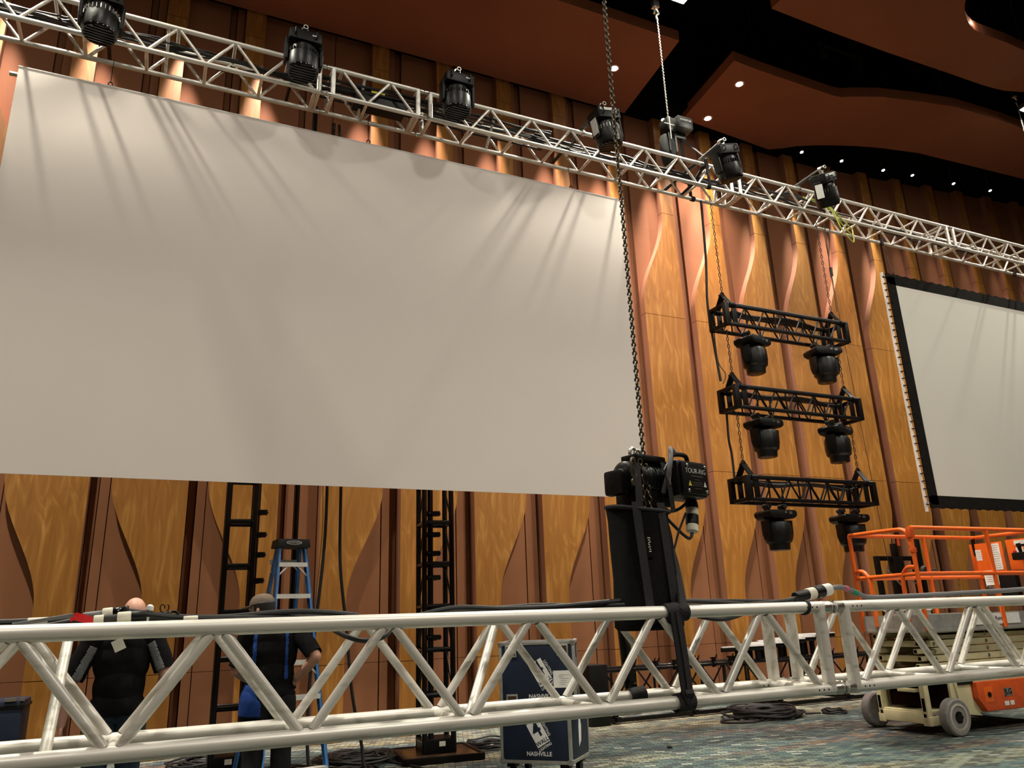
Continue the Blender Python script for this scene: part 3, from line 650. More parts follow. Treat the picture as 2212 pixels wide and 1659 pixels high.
for y, sg in ((BY, -1), (BY+BS, 1)):
    mb.strip(catmull([(6.40, 7.6, 7.98), (6.58, y+sg*.03, 7.62), (6.62, y+sg*.035, 7.5), (6.64, y+sg*.036, 7.16)], 5), .05, .01, (1, 0, 0))
    for zz in (BZ, BZ+BS):
        ring = [Vector((6.63, y+math.cos(a)*.034, zz+math.sin(a)*.034)) for a in [2*PI*k/14 for k in range(14)]]; mb.strip(ring+ring[:1], .06, .008, (1, 0, 0))
mb.strip([(6.62, BY, BZ+BS), (6.5, BY+.15, BZ+.1), (6.42, BY+BS, BZ)], .05, .01, (1, 0, 0))
part('webbing_band', mb, 'webbing', SL2, smooth=False)
chain_obj((6.215, 7.6, 8.25), (6.215, 7.6, 10.02), .0275, .03, .0045, 'steel', 'bright hoist chain rising from the small hoist into the ceiling gap', rot=.2, n=5, mm=3)
HK = thing('chain_hook', 'bright hook and shackle at the top of the small hoist chain', 'hook', (6.215, 7.6, 10.02))
mb = MB(); mb.path(catmull([(6.215, 7.6, 10.02), (6.20, 7.6, 10.10), (6.25, 7.6, 10.16), (6.19, 7.6, 10.22), (6.17, 7.6, 10.13)], 5), .018, 8); part('hook_body', mb, 'steel', HK)
mb = MB(); mb.box((6.2, 7.6, 10.30), (.10, .08, .12)); mb.tube((6.2, 7.6, 10.34), (6.2, 7.6, 13.41), .015); part('steel_drop', mb, 'steel', HK)
chain_obj((15.02, 7.6, 8.28), (15.02, 7.6, 11.0), .0275, .03, .0045, 'steel', 'bright chain hanging at the right picture edge below the ceiling cloud', rot=.2, n=5, mm=3)
HK = thing('chain_hook', 'hook at the top of the chain by the right picture edge', 'hook', (15.02, 7.6, 11.0))
mb = MB(); mb.path(catmull([(15.02, 7.6, 11.0), (15.0, 7.6, 11.06), (15.05, 7.6, 11.12), (14.99, 7.6, 11.18)], 5), .018, 8); part('hook_body', mb, 'steel', HK)
mb = MB(); mb.box((15.0, 7.6, 11.25), (.08, .08, .14)); mb.tube((15.0, 7.6, 11.25), (15.0, 7.6, 13.41), .015); part('steel_drop', mb, 'steel', HK)
H3 = thing('chain_hoist', 'black chain hoist past the right picture edge on the silver truss', 'hoist', (15.1, 7.6, 8.2)); hh = Vector((15.1, 7.6, 8.2))
mb = MB(); mb.box(hh+Vector((.06, -.06, .0)), (.27, .2, .20)); part('control_cover', mb, 'hoist_black', H3, bevel=.03)
mb = MB(); mb.box(hh+Vector((-.13, .02, -.02)), (.14, .2, .22)); mb.box(hh+Vector((.02, .05, -.14)), (.26, .16, .1)); mb.strip([hh+Vector((0, 0, -.1)), (15.1, BY, BZ+BS)], .05, .01, (1, 0, 0)); part('motor_body', mb, 'hoist_black', H3, bevel=.02)
# floods
FL = []
def flood(x, y, z, label):
    root = thing('flood_light', label, 'work light', (x, y, z), group='white floods hung from the ceiling')
    for dx in (-.24, .24):
        mb = MB(); mb.box((x+dx, y, z+.05), (.42, .30, .09)); part('housing', mb, 'dark_rig', root, bevel=.01)
        mb = MB(); mb.box((x+dx, y, z-.001), (.37, .25, .014)); part('lamp_panel', mb, 'flood_white', root)
    mb = MB(); mb.tube((x, y, z+.09), (x, y, 13.41), .02); part('stem', mb, 'dark_rig', root); FL.append(Vector((x, y, z)))
p = at(1462, 0, Y=7.28); flood(p.x-.27, p.y-.08, p.z+.03, 'glaring white flood at the top picture edge above the small hoist')
flood(-2.4, 7.17, p.z+.1, 'white flood out of the picture at the upper left')
p2 = at(2208, 226, Y=7.28); flood(p2.x+.56, p2.y, p2.z, 'white flood at the right picture edge beside the hanging chain')
# ================================================================ small black light trusses
MX0, MX1, MY = 6.69, 8.875, 7.44
GM = 'black light trusses hanging in a column'
def mini(z0, label):
    root = thing('light_truss', label, 'truss', (0, 0, 0), group=GM); s = .30; y1 = MY+s; h = .275
    for y in (MY, y1):
        for z in (0, h):
            lpart('chord', MB().b2((MX0, y-.022, z-.022), (MX1, y+.022, z+.022)), 'black_metal', root, bevel=.006)
    lpart('edge_strip', MB().b2((MX0+.02, MY-.02, h+.0225), (MX1, MY+.0, h+.028)), 'steel', root, label='thin steel strip added as the lit line on the top front chord')  # added strip stands in for light catching the chord's top edge
    mb = MB(); n = 11; st = (MX1-MX0-.34)/n
    for y in (MY, y1):
        for k in range(n):
            a = MX0+.17+st*k
            za, zb = (h, 0) if k % 2 else (0, h); mb.tube((a, y, za), (a+st, y, zb), .011, n=8)
            if k % 3 == 1: mb.tube((a, y, 0), (a, y, h), .011, n=8)
    lpart('lattice', mb, 'black_metal', root)
    mb = MB()
    for x in (MX0, MX1):
        for y in (MY, y1): mb.b2((x-.035, y-.03, -.022), (x+.035, y+.03, h+.022))
        for z in (0, h): mb.b2((x-.03, MY, z-.022), (x+.03, y1, z+.022))
    for x in (MX0+.14, MX1-.14):
        for y in (MY, y1): mb.b2((x-.04, y-.008, 0), (x+.04, y+.008, h))
    lpart('end_frame', mb, 'black_metal', root, bevel=.004)
    mb = MB()
    for k in range(5): mb.path(catmull([(MX0+.2, MY+.1+.03*k, h-.03), (7.3, MY+.12+.02*k, h-.06+.02*math.sin(k)), (7.9, MY+.1+.03*k, h-.02), (8.5, MY+.13+.02*k, h-.07), (MX1-.15, MY+.14, h-.03)], 5), .012, 6)
    lpart('power_cable', mb, 'rubber_cable', root)
    root.location.z = z0; return root
def bridle(xc, z0, label):
    root = thing('bridle', label, 'rigging', (0, 0, 0), group='black triangular bridles over the light trusses'); h = .275
    mb = MB(); ap = Vector((xc, MY+.15, h+.20))
    for y in (MY, MY+.30): mb.box(((xc+xc)/2, (ap.y+y)/2, h+.10), (.09, .014, .26), Matrix.Rotation(-math.atan2((ap.y-y), .2), 3, 'X'))
    for y in (MY, MY+.30): mb.hollow((xc-.045, y, h), (xc+.045, y, h), .04, .012, 12)
    lpart('plate', mb, 'black_metal', root)
    mb = MB(); mb.path([ap+Vector((.028*math.cos(a), 0, .01+.035*math.sin(a))) for a in [2*PI*k/12 for k in range(12)]], .010, 6, closed=True); mb.box(ap+Vector((0, 0, -.0)), (.08, .02, .03)); mb.tube(ap+Vector((-.06, 0, -.01)), ap+Vector((.06, 0, -.01)), .011, n=8); lpart('shackle', mb, 'black_metal', root)
    root.location.z = z0
ZM = [5.115, 3.965, 2.775]
names = ['top', 'middle', 'bottom']
for i, z in enumerate(ZM):
    mini(z, ['topmost small black light truss, hung by chains from the silver truss', 'middle small black light truss of the hanging column', 'lowest small black light truss, above the orange lift'][i])
    for j, xc in enumerate((MX0+.105, MX1-.06)):
        bridle(xc, z, 'triangular black bridle over the %s end of the %s light truss' % (('left', 'right')[j], names[i]))
        top = (ZM[i-1]-.03) if i else 7.14
        chain_obj((xc, MY+.15, z+.275+.22), (xc, MY+.15, top), .052, .034, .0058, 'chain_black', 'dark link chain over the %s end of the %s light truss' % (('left', 'right')[j], names[i]), 'truss_chain', rot=.7, group='link chains of the light trusses')
# moving heads
def moving_head():
    root = thing('moving_head', 'x', 'stage light', (0, 0, 0), group='black moving heads under the light trusses')
    mb = MB()
    for x in (-.12, .12): mb.tube((x, -.05, -.03), (x, .05, -.03), .03, n=12); mb.box((x, 0, -.065), (.05, .06, .05))
    lpart('clamp', mb, 'dark_rig', root)
    mb = MB(); mb.prism([(-.18, -.085), (.18, -.085), (.205, -.11), (.20, -.155), (.15, -.185), (-.15, -.185), (-.20, -.155), (-.205, -.11)], lambda p: Vector((p[0], -.14, p[1])), lambda p: Vector((p[0], .14, p[1]))); lpart('base', mb, 'black_plastic', root, bevel=.008)
    mb = MB(); mb.box((.10, -.142, -.12), (.045, .003, .03)); mb.box((.03, -.142, -.115), (.03, .003, .02)); lpart('display', mb, 'case_corner', root)
    mb = MB(); mb.lathe([(.08, -.185), (.09, -.20), (.08, -.215)], (0, 0, 0), (0, 0, 1), 20)
    for s in (-1, 1): mb.prism([(-.065, -.20), (.065, -.20), (.06, -.36), (.035, -.43), (-.035, -.43), (-.06, -.36)], lambda p, s=s: Vector((s*.185, p[0], p[1])), lambda p, s=s: Vector((s*.150, p[0], p[1])))
    mb.box((0, 0, -.212), (.33, .13, .022)); lpart('yoke', mb, 'black_plastic', root, bevel=.006)
    mb = MB(); mb.lathe([(.10, -.215), (.145, -.225), (.158, -.26), (.160, -.38), (.150, -.45), (.122, -.475), (.116, -.545), (.105, -.55)], (0, 0, 0), (0, 0, 1), 28, 1.0); hd = lpart('head', mb, 'hoist_black', root, ang=30)
    mb = MB(); mb.lathe([(.001, -.547), (.06, -.552), (.094, -.545), (.09, -.53), (.001, -.53)], (0, 0, 0), (0, 0, 1), 24); lpart('lens', mb, 'black_gloss', hd)
    return root
proto = moving_head(); k = 0
for i, z in enumerate(ZM):
    for j, x in enumerate((7.21, 8.50)):
        o = proto if k == 0 else copy_tree(proto); k += 1
        o.location = (x, MY+.14, z-.03) if k != 6 else (8.66, MY+.29, z-.03); o.scale = (1.08, 1.08, 1.06); o.rotation_euler = (0, 0, (.25, -.15, .1, .3, .0, -.05)[k-1])
        o['label'] = 'black moving head hanging under the %s half of the %s light truss' % (('left', 'right')[j], names[i])
# drop cables on the column
mb = MB(); mb.path(catmull([(6.72, 7.7, 7.1), (6.70, 7.72, 6.2), (6.66, 7.75, 5.5), (6.70, 7.76, 4.9), (6.72, 7.74, 4.4)], 6), .017, 8); mb.path(catmull([(6.72, 7.75, 5.2), (6.73, 7.76, 4.7), (6.80, 7.72, 4.5), (6.72, 7.7, 4.35)], 6), .006, 6)
mb.path(catmull([(6.74, 7.72, 4.0), (6.72, 7.72, 3.6), (6.74, 7.72, 3.4), (6.72, 7.70, 3.07)], 6), .015, 8)
single('drop_cable', mb, 'rubber_cable', 'black cable dropping along the left ends of the light trusses', 'cable', (6.72, 7.7, 7.1))
mb = MB(); mb.tube((8.98, 7.62, 7.1), (9.02, 7.62, 5.2), .004, n=6); mb.tube((9.02, 7.62, 5.2), (9.16, 7.62, 1.3), .004, n=6)
single('tag_line', mb, 'chain_black', 'thin dark line running down past the right ends of the light trusses', 'rope', (9.0, 7.62, 7.1))
mb = MB(); mb.tube((8.98, 7.58, 7.12), (8.93, 7.58, 6.2), .008, n=6); mb.tube((9.10, 7.58, 7.12), (8.94, 7.58, 6.5), .008, n=6); mb.box((8.95, 7.58, 6.3), (.035, .03, .14)); mb.tube((8.94, 7.58, 6.3), (8.93, 7.58, 5.65), .006, n=6)
single('spare_sling', mb, 'chain_black', 'dark knotted line hanging beside the right chain of the light trusses', 'rope', (8.98, 7.58, 7.1))
mb = MB(); random.seed(5)
for q in range(3): mb.path(catmull([(8.55, BY+.1, BZ+BS-.05), (8.85+.05*q, BY-.02, BZ+.2-.05*q), (9.1, BY-.03, BZ+.02-.1*q), (9.35, BY, BZ-.12-.12*q), (9.5, BY+.1, BZ-.02)], 6), .009, 6)
single('lime_strap', mb, 'lime_strap', 'lime green strap looped on the silver truss above the light trusses', 'strap', (9.0, BY, BZ))
# cables lying in the silver truss
random.seed(11)
def draped(x0, x1, n, label, seed, z=BZ+BS-.03, ya=7.5, yb=7.78, r=.016, m='rubber_cable'):
    random.seed(seed); mb = MB()
    for q in range(n):
        pts = []; x = x0; y = random.uniform(ya, yb); dr = random.uniform(.0, .12)
        while x < x1: pts.append((x, y+random.uniform(-.04, .04), z+random.uniform(-.03, .03)-dr)); x += random.uniform(.25, .5)
        pts.append((x1, y, z-dr)); mb.path(catmull(pts, 3), r*random.uniform(.6, 1.1), 6)
    return single('truss_cable', mb, m, label, 'cable', (x0, ya, z), kind='stuff')
draped(-2.6, 1.3, 9, 'tangle of black cables lying in the silver truss above the screen left half', 1)
draped(1.2, 4.2, 8, 'black cables lying in the silver truss near the short section', 2)
draped(4.0, 7.4, 9, 'black cables lying in the silver truss near the hoist chain', 3)
draped(7.0, 9.2, 6, 'black cables lying in the silver truss above the light trusses', 4)
draped(9.0, 12.8, 4, 'cables lying in the silver truss right of the light trusses', 6)
mb = MB(); mb.box((1.97, 7.62, 7.33), (.62, .22, .18)); bx = thing('truss_junction_box', 'black distribution box with a yellow mark lying in the short truss section', 'box', (1.97, 7.62, 7.33)); part('body', mb, 'black_plastic', bx, bevel=.02)
mb = MB(); mb.box((1.93, 7.505, 7.40), (.16, .006, .035)); part('mark', mb, 'yellow_mark', bx)
random.seed(4)
for i, x in enumerate((.30, .46, .52)):
    mb = MB(); mb.lathe([(.028, 0), (.032, .01), (.032, .055), (.026, .06)], (x, 7.72, 7.42-.01*i), (1, .1, -.15), 12)
    single('cable_connector', mb, 'gaffer_white', ['leftmost white cable connector in the silver truss, left of the second wash light', 'middle white cable connector in the silver truss, left of the second wash light', 'white cable connector in the silver truss nearest the second wash light'][i], 'connector', (x, 7.72, 7.42))
# ================================================================ black towers
def tower(cx, cy, s, rot, H, label, plate, pipe):
    root = thing('ground_tower', label, 'tower', (cx, cy, 0), rot, group='black truss towers behind the screen'); a = s/2
    mb = MB(); mb.box((0, 0, .03), (plate, plate, .06)); lpart('base_plate', mb, 'carpet_plate', root, bevel=.008)
    mb = MB()
    for sx, sy, dx, dy in ((0, -1, plate, .04), (0, 1, plate, .04), (-1, 0, .04, plate), (1, 0, .04, plate)): mb.box((sx*plate/2, sy*plate/2, .035), (dx, dy, .075))
    lpart('plate_rim', mb, 'black_metal', root, bevel=.006)
    mb = MB(); mb.box((0, 0, .13), (s+.05, s+.05, .16)); sk = lpart('socket', mb, 'black_metal', root, bevel=.01)
    mb = MB(); mb.box((.03, -s/2-.027, .16), (.07, .003, .05)); lpart('plate_label', mb, 'gaffer_white', sk)
    for x in (-a, a):
        for y in (-a, a): lpart('chord', MB().tube((x, y, .06), (x, y, H), .031, n=14), 'black_gloss', root)
    z = .18; k = 0
    while z < H:
        for p, q in (((-a, -a), (a, -a)), ((a, -a), (a, a)), ((a, a), (-a, a)), ((-a, a), (-a, -a))):
            lpart('rung', MB().tube((p[0], p[1], z), (q[0], q[1], z), .027, n=10, caps=False), 'black_gloss', root)
        if z+.47 < H:
            mb = MB()
            for p, q in (((a, -a), (a, a)), ((-a, a), (-a, -a))): mb.tube((p[0], p[1], z), (q[0], q[1], z+.47), .011, n=8, caps=False)
            lpart('lattice', mb, 'black_gloss', root)
        z += .482; k += 1
    if pipe is not None:
        x, y = pipe
        mb = MB(); mb.tube((x, y, .1), (x, y, H-.1), .034, n=16); lpart('side_pipe', mb, 'black_gloss', root)
        for i, z in enumerate((1.28, 1.62, 1.95, 2.23, 2.45, 2.70)):
            mb = MB(); mb.hollow((x, y, z-.028), (x, y, z+.028), .05, .014, 12); mb.box((x+.075, y-.02, z), (.07, .07, .055)); mb.box((x+.03, y-.055, z-.01), (.05, .03, .05)); mb.tube((x-.04, y-.06, z), (x+.12, y-.03, z), .010, n=8); lpart('pipe_clamp', mb, 'black_metal', root)
    return root
tower(.893, 9.22, .285, math.radians(-3), 5.2, 'left black truss tower behind the capped person and blue ladder', .5, (.165, -.06))
tower(3.12, 9.0, .33, math.radians(-6), 5.2, 'right black truss tower on a square base plate left of the blue cases', .86, (-.08, -.10))
pp = at(643, 1060, Y=9.4); pz = at(680, 232, Y=9.4).z
mb = MB(); mb.tube((pp.x, 9.4, .02), (pp.x, 9.4, pz), .030, n=14); mb2 = MB(); mb2.lathe([(.028, 0), (.034, .002), (.034, .05), (.02, .06)], (pp.x, 9.4, pz-.04), (0, 0, 1), 14); mb3 = MB(); mb3.lathe([(.13, 0), (.13, .012), (.05, .02), (.04, .06)], (pp.x, 9.4, 0), (0, 0, 1), 20)
r = thing('support_pole', 'thin tall black pole standing behind the blue ladder and the big screen', 'pole', (pp.x, 9.4, 0)); part('pole', mb, 'black_gloss', r); part('cap', mb2, 'black_metal', r); part('foot', mb3, 'black_metal', r)
for i, (pts, lab) in enumerate([([(1.50, 7.86, 7.1), (1.62, 8.3, 5.0), (1.70, 8.5, 3.0), (1.69, 8.5, 2.2), (1.62, 8.45, 1.4), (1.57, 8.4, .6), (1.62, 8.3, .03), (1.9, 8.4, .02)], 'black cable dropping behind the screen just right of the blue ladder'),
                                ([(1.56, 7.86, 7.1), (1.78, 8.4, 5.0), (1.85, 8.5, 3.0), (1.87, 8.5, 2.1), (1.96, 8.5, 1.4), (2.03, 8.5, .8), (2.14, 8.5, .3), (2.2, 8.45, .03), (2.5, 8.5, .02)], 'black cable dropping behind the screen, second right of the blue ladder')]):
    mb = MB(); mb.path(catmull(pts, 8), .017, 8); single('drop_cable', mb, 'rubber_cable', lab, 'cable', pts[0])
mb = MB(); mb.path(catmull([(1.47, 7.86, 7.1), (1.58, 8.3, 5.0), (1.655, 8.5, 3.0), (1.665, 8.5, 2.4), (1.60, 8.46, 1.5)], 8), .0035, 6); single('drop_cable', mb, 'dark_rig', 'thin dark line hanging beside the left drop cable by the ladder', 'cable', (1.47, 7.86, 7.1))
# ================================================================ stepladder
tl = .42; ra = math.radians(8); p = at(631, 1172, Y=8.1); lx, ly = p.x+math.sin(ra)*tl, 8.1-math.cos(ra)*tl
LD = thing('stepladder', 'tall blue stepladder with black top cap behind the capped person', 'ladder', (lx, ly, 0), ra)
Hh = p.z-.02; wb, wt = .325, .136      # half widths at floor and top; lean of the front rails
def rail(x0, y0, x1, y1, m='ladder_blue', w=.075, d=.028):
    mb = MB(); a, b = Vector((x0, y0, 0)), Vector((x1, y1, Hh)); dv = (b-a).normalized(); s = Vector((1, 0, 0)); s = (s-dv*s.dot(dv)).normalized(); t = dv.cross(s)
    for q, (ox, oy, ww, dd) in enumerate(((0, 0, .006, w), (0.011 if x0 > 0 else -.011, w/2-.003, d, .006), (0.011 if x0 > 0 else -.011, -w/2+.003, d, .006))):
        vs = []
        for pnt in (a, b):
            for sx, sy in ((-1, -1), (1, -1), (1, 1), (-1, 1)): vs.append(pnt + s*(ox*-1+sx*ww/2) + t*(oy+sy*dd/2))
        mb.add(vs, [(3, 2, 1, 0), (4, 5, 6, 7)]+[(k, (k+1) % 4, 4+(k+1) % 4, 4+k) for k in range(4)])
    return mb
for sx in (-1, 1):
    lpart('front_rail', rail(sx*wb, 0, sx*wt, tl), m='ladder_blue', parent=LD)
    lpart('rear_rail', rail(sx*.26, 1.18, sx*.125, tl+.10, w=.055), m='ladder_blue', parent=LD)
    mb = MB(); mb.box((sx*wb, 0, .03), (.05, .1, .06)); mb.box((sx*.26, 1.18, .03), (.045, .08, .06)); lpart('foot', mb, 'black_plastic', LD, bevel=.008)
for k in range(1, 8):
    z = .305*k-.085; t = z/Hh; hw = wb+(wt-wb)*t; y = tl*t
    mb = MB(); mb.box((0, y+.0, z), (2*hw-.02, .085, .018)); mb.box((0, y-.042, z-.012), (2*hw-.02, .006, .042)); st = lpart('step', mb, 'ladder_alu', LD)
    if k in (1, 4, 7):
        mb = MB()
        for sx in (-1, 1): mb.tube((sx*(hw-.10), y-.03, z-.03), (sx*(hw-.008), y-.03, z-.12), .008, n=6)
        lpart('step_brace', mb, 'ladder_alu', st)
for z in (.42, .98, 1.55, 2.08):
    t = z/Hh; hw = .26+(.15-.26)*t; y = 1.18+(tl+.14-1.18)*t; mb = MB(); mb.box((0, y, z), (2*hw, .02, .05))
    for sx in (-1, 1): mb.tube((sx*(hw-.09), y, z-.02), (sx*(hw-.01), y, z-.1), .007, n=6)
    lpart('rear_bar', mb, 'ladder_alu', LD)
mb = MB(); mb.prism([(-.172, -.055), (.172, -.055), (.158, .03), (-.158, .03)], lambda q: Vector((q[0], tl-.075, Hh+.02+q[1])), lambda q: Vector((q[0], tl+.15, Hh+.02+q[1]))); cap = lpart('top_cap', mb, 'ladder_cap', LD, bevel=.012)
mb = MB(); n = 28
mb.add([(.078*math.cos(2*PI*i/n), tl-.0775, Hh+.012+.02*math.sin(2*PI*i/n)) for i in range(n)]+[(.066*math.cos(2*PI*i/n), tl-.0775, Hh+.012+.0145*math.sin(2*PI*i/n)) for i in range(n)], [(i, (i+1) % n, n+(i+1) % n, n+i) for i in range(n)]); lpart('badge_ring', mb, 'white_label', cap, smooth=False)
lpart('lettering', text_mb('WERNER', .024, RF, (0, tl-.0775, Hh+.012), .0005, 1.15), 'white_label', cap)
# spreader bars
mb = MB()
for sx in (-1, 1): mb.box((sx*.25, .55, 1.22), (.006, .62, .025))
lpart('spreader', mb, 'ladder_alu', LD)
# ================================================================ flight cases
cb0 = Vector((3.221, 7.411, 0)); dirx = Vector((.69, -.724, 0)).normalized(); W, Dp = .715, .585
rzc = math.atan2(dirx.y, dirx.x)
def flight_case(z0, h, w, d, ox, label, casters, logo_z, paper, latch, turn=0):
    o = cb0 + dirx*(W/2+ox) + Vector((-dirx.y, dirx.x, 0))*(Dp/2)
    root = thing('flight_case', label, 'case', (o.x, o.y, z0), rzc+turn, group='blue flight cases in a stack'); e = .03
    lpart('shell', MB().b2((-w/2+.006, -d/2+.006, .006), (w/2-.006, d/2-.006, h-.006)), 'case_blue', root, bevel=.004)
    for x in (-1, 1):
        for y in (-1, 1): lpart('edge_rail', MB().b2((x*(w/2), y*(d/2), .03), (x*(w/2-e), y*(d/2-e), h-.03)), 'case_alu', root, bevel=.003)
        for z in (0, h): lpart('edge_rail', MB().b2((x*w/2, -d/2+.03, z), (x*(w/2-e), d/2-.03, z+(e if z == 0 else -e))), 'case_alu', root, bevel=.003)
    for y in (-1, 1):
        for z in (0, h): lpart('edge_rail', MB().b2((-w/2+.03, y*d/2, z), (w/2-.03, y*(d/2-e), z+(e if z == 0 else -e))), 'case_alu', root, bevel=.003)
    for x in (-1, 1):
        for y in (-1, 1):
            for z in (0, h): lpart('ball_corner', MB().box((x*(w/2-.018), y*(d/2-.018), z+(.018 if z == 0 else -.018)), (.05, .05, .05)), 'case_corner', root, bevel=.012)
    yf = -d/2+.0045
    # slanted logo plate
    Rl = frame3((math.cos(.52), 0, math.sin(.52)), (-math.sin(.52), 0, math.cos(.52))); c = Vector((.03, yf, logo_z))
    mb = MB(); mb.prism([(-.070, -.115), (.070, -.115), (.070, .115), (-.070, .115)], lambda q: Rl @ Vector((q[0], q[1], 0))+c, lambda q: Rl @ Vector((q[0], q[1], .0015))+c)
    lg = lpart('logo_plate', mb, 'white_label', root)
    lpart('logo_numeral', text_mb('4', .21, Rl, Rl @ Vector((.0, .030, .002))+c, .0006, .85, .003), 'case_blue', lg)
    lpart('logo_word', text_mb('WALL', .054, Rl, Rl @ Vector((0, -.086, .002))+c, .0006, .95, .001), 'case_blue', lg)
    lpart('logo_word', text_mb('LIGHTING', .035, Rl, Rl @ Vector((0, -.139, .001))+c, .0006, .9, .0005), 'white_label', lg)
    Rv = frame3((math.sin(.52), 0, -math.cos(.52)), (math.cos(.52), 0, math.sin(.52)))
    lpart('logo_word', text_mb('LIGHTING', .035, Rv, Rl @ Vector((.089, .0, .001))+c, .0006, .95, .0004), 'white_label', lg)
    lpart('lettering', text_mb('NASHVILLE', .052, RF, (.035, yf-.001, .085), .0008, .98, .0008), 'white_label', root)
    if paper:
        mb = MB(); mb.box((w/2-.125, yf-.001, .235), (.19, .003, .155)); pp = lpart('address_sheet', mb, 'paper', root)
        mb = MB(); random.seed(2)
        for q in range(6): mb.box((w/2-.15+random.uniform(0, .04), yf-.0028, .275-.017*q), (random.uniform(.04, .11), .001, .003))
        lpart('print', mb, 'case_corner', pp)
    for x, z in latch:
        mb = MB(); mb.b2((x-.055, yf-.012, z-.055), (x+.055, yf+.004, z+.055)); lt = lpart('recess_frame', mb, 'case_alu', root, bevel=.004)
        mb = MB(); mb.b2((x-.04, yf-.014, z-.04), (x+.04, yf-.011, z+.04)); mb.tube((x-.03, yf-.018, z-.01), (x+.03, yf-.018, z-.01), .006, n=8); lpart('catch', mb, 'carpet_plate', lt)
    # worn sticker on the right side
    mb = MB(); mb.prism([(-.04, .12), (.03, .17), (.05, .3), (.0, .42), (-.035, .3)], lambda q: Vector((w/2-.0055, q[0], q[1])), lambda q: Vector((w/2-.0035, q[0], q[1]))); lpart('side_sticker', mb, 'white_label', root)
    if casters:
        for x in (-1, 1):
            for y in (-1, 1):
                mb = MB(); mb.tube((x*(w/2-.09)-.022, y*(d/2-.09), -z0+.05), (x*(w/2-.09)+.022, y*(d/2-.09), -z0+.05), .05, n=18); mb.box((x*(w/2-.09), y*(d/2-.09), -.02), (.09, .09, .04)); lpart('caster', mb, 'black_plastic', root)
    return root
flight_case(.14, .50, W, Dp, 0, 'lower blue flight case with white slanted logo, standing on the carpet', True, .268, False, [])
flight_case(.643, .585, .745, Dp, -.03, 'upper blue flight case with a paper sheet on its front, on top of the stack', False, .30, True, [(-W/2+.105, .055), (-W/2+.105, .50), (W/2-.105, .50)], turn=math.radians(15))
# dark boxes
mb = MB(); mb.b2((5.72, 9.98, .0), (6.02, 10.45, .80)); rr = thing('black_case', 'dark case standing behind the blue flight cases', 'case', (5.87, 10.2, 0)); part('shell', mb, 'black_plastic', rr, bevel=.012)
mb = MB(); mb.b2((5.71, 9.97, .40), (6.03, 9.99, .43)); part('lid_seam', mb, 'black_metal', rr)
mb = MB()
for x in (5.78, 5.96): mb.tube((x-.02, 10.05, .0), (x+.02, 10.05, .0), .04)
p = at(0, 1510, Y=9.6); q = at(53, 1512, Y=9.6)
rr = thing('black_case', 'dark case in the lower left picture corner against the wall', 'case', (p.x-.2, 9.9, 0))
part('shell', MB().b2((p.x-.5, 9.6, .02), (q.x, 10.2, p.z-.02)), 'case_blue', rr, bevel=.03)
mb = MB(); mb.b2((p.x-.5, 9.59, p.z-.10), (q.x+.01, 10.21, p.z-.07)); part('lid_seam', mb, 'black_plastic', rr)
mb = MB(); mb.box((q.x-.12, 9.6, p.z-.015), (.1, .05, .03)); mb.box((q.x-.02, 9.6, p.z-.015), (.04, .04, .03)); part('latch', mb, 'steel', rr)
# ================================================================ row of black pre-rig trusses on the floor
def prerig(x0, x1, y0, z0, z1, label, clamps):
    root = thing('rig_truss', label, 'truss', ((x0+x1)/2, y0, 0), group='black trusses parked along the wall')
    for y in (y0, y0+.5):
        for z in (z0, z1): part('chord', MB().tube((x0, y, z), (x1, y, z), .028, n=12), 'black_gloss', root)
    mb = MB(); n = int((x1-x0)/.42)
    for y in (y0, y0+.5):
        for k in range(n):
            a, b = x0+(x1-x0)*k/n, x0+(x1-x0)*(k+1)/n
            if k % 2: mb.tube((a, y, z0), (b, y, z1), .014, n=8)
            else: mb.tube((a, y, z1), (b, y, z0), .014, n=8)
            mb.tube((a, y, z0), (a, y, z1), .018, n=8)
    part('lattice', mb, 'black_gloss', root)
    mb = MB()
    for k in range(n): mb.tube((x0+(x1-x0)*(k+.5)/n, y0, z1), (x0+(x1-x0)*(k+.5)/n, y0+.5, z1), .016, n=8)
    part('cross_bar', mb, 'black_gloss', root)
    for k in range(clamps):
        x = x0+.5+(x1-x0-.8)*k/clamps+.1*math.sin(k*2.1); mb = MB(); mb.hollow((x-.02, y0, z1), (x+.02, y0, z1), .045, .014, 12); mb.box((x, y0-.01, z1+.07), (.05, .05, .06)); mb.tube((x-.06, y0, z1+.09), (x+.06, y0, z1+.09), .009, n=8); mb.tube((x+.02, y0, z1+.05), (x+.05, y0-.03, z1+.14), .009, n=8)
        part('pipe_clamp', mb, 'black_metal', root)
    for x in (x0+.15, (x0+x1)/2, x1-.15):
        mb = MB(); mb.b2((x-.03, y0-.03, .06), (x+.03, y0+.03, z0)); mb.b2((x-.03, y0+.47, .06), (x+.03, y0+.53, z0)); mb.b2((x-.04, y0-.1, .04), (x+.04, y0+.6, .09)); part('leg', mb, 'black_metal', root)
    mb = MB(); mb.b2((x0, y0-.06, .02), (x1, y0-.01, .07)); part('floor_rail', mb, 'black_metal', root)
prerig(6.02, 9.0, 10.1, .18, .70, 'long black truss with clamps parked along the wall behind the flight cases', 9)
prerig(9.05, 12.2, 10.1, .18, .68, 'black truss parked along the wall behind the scissor lift', 5)
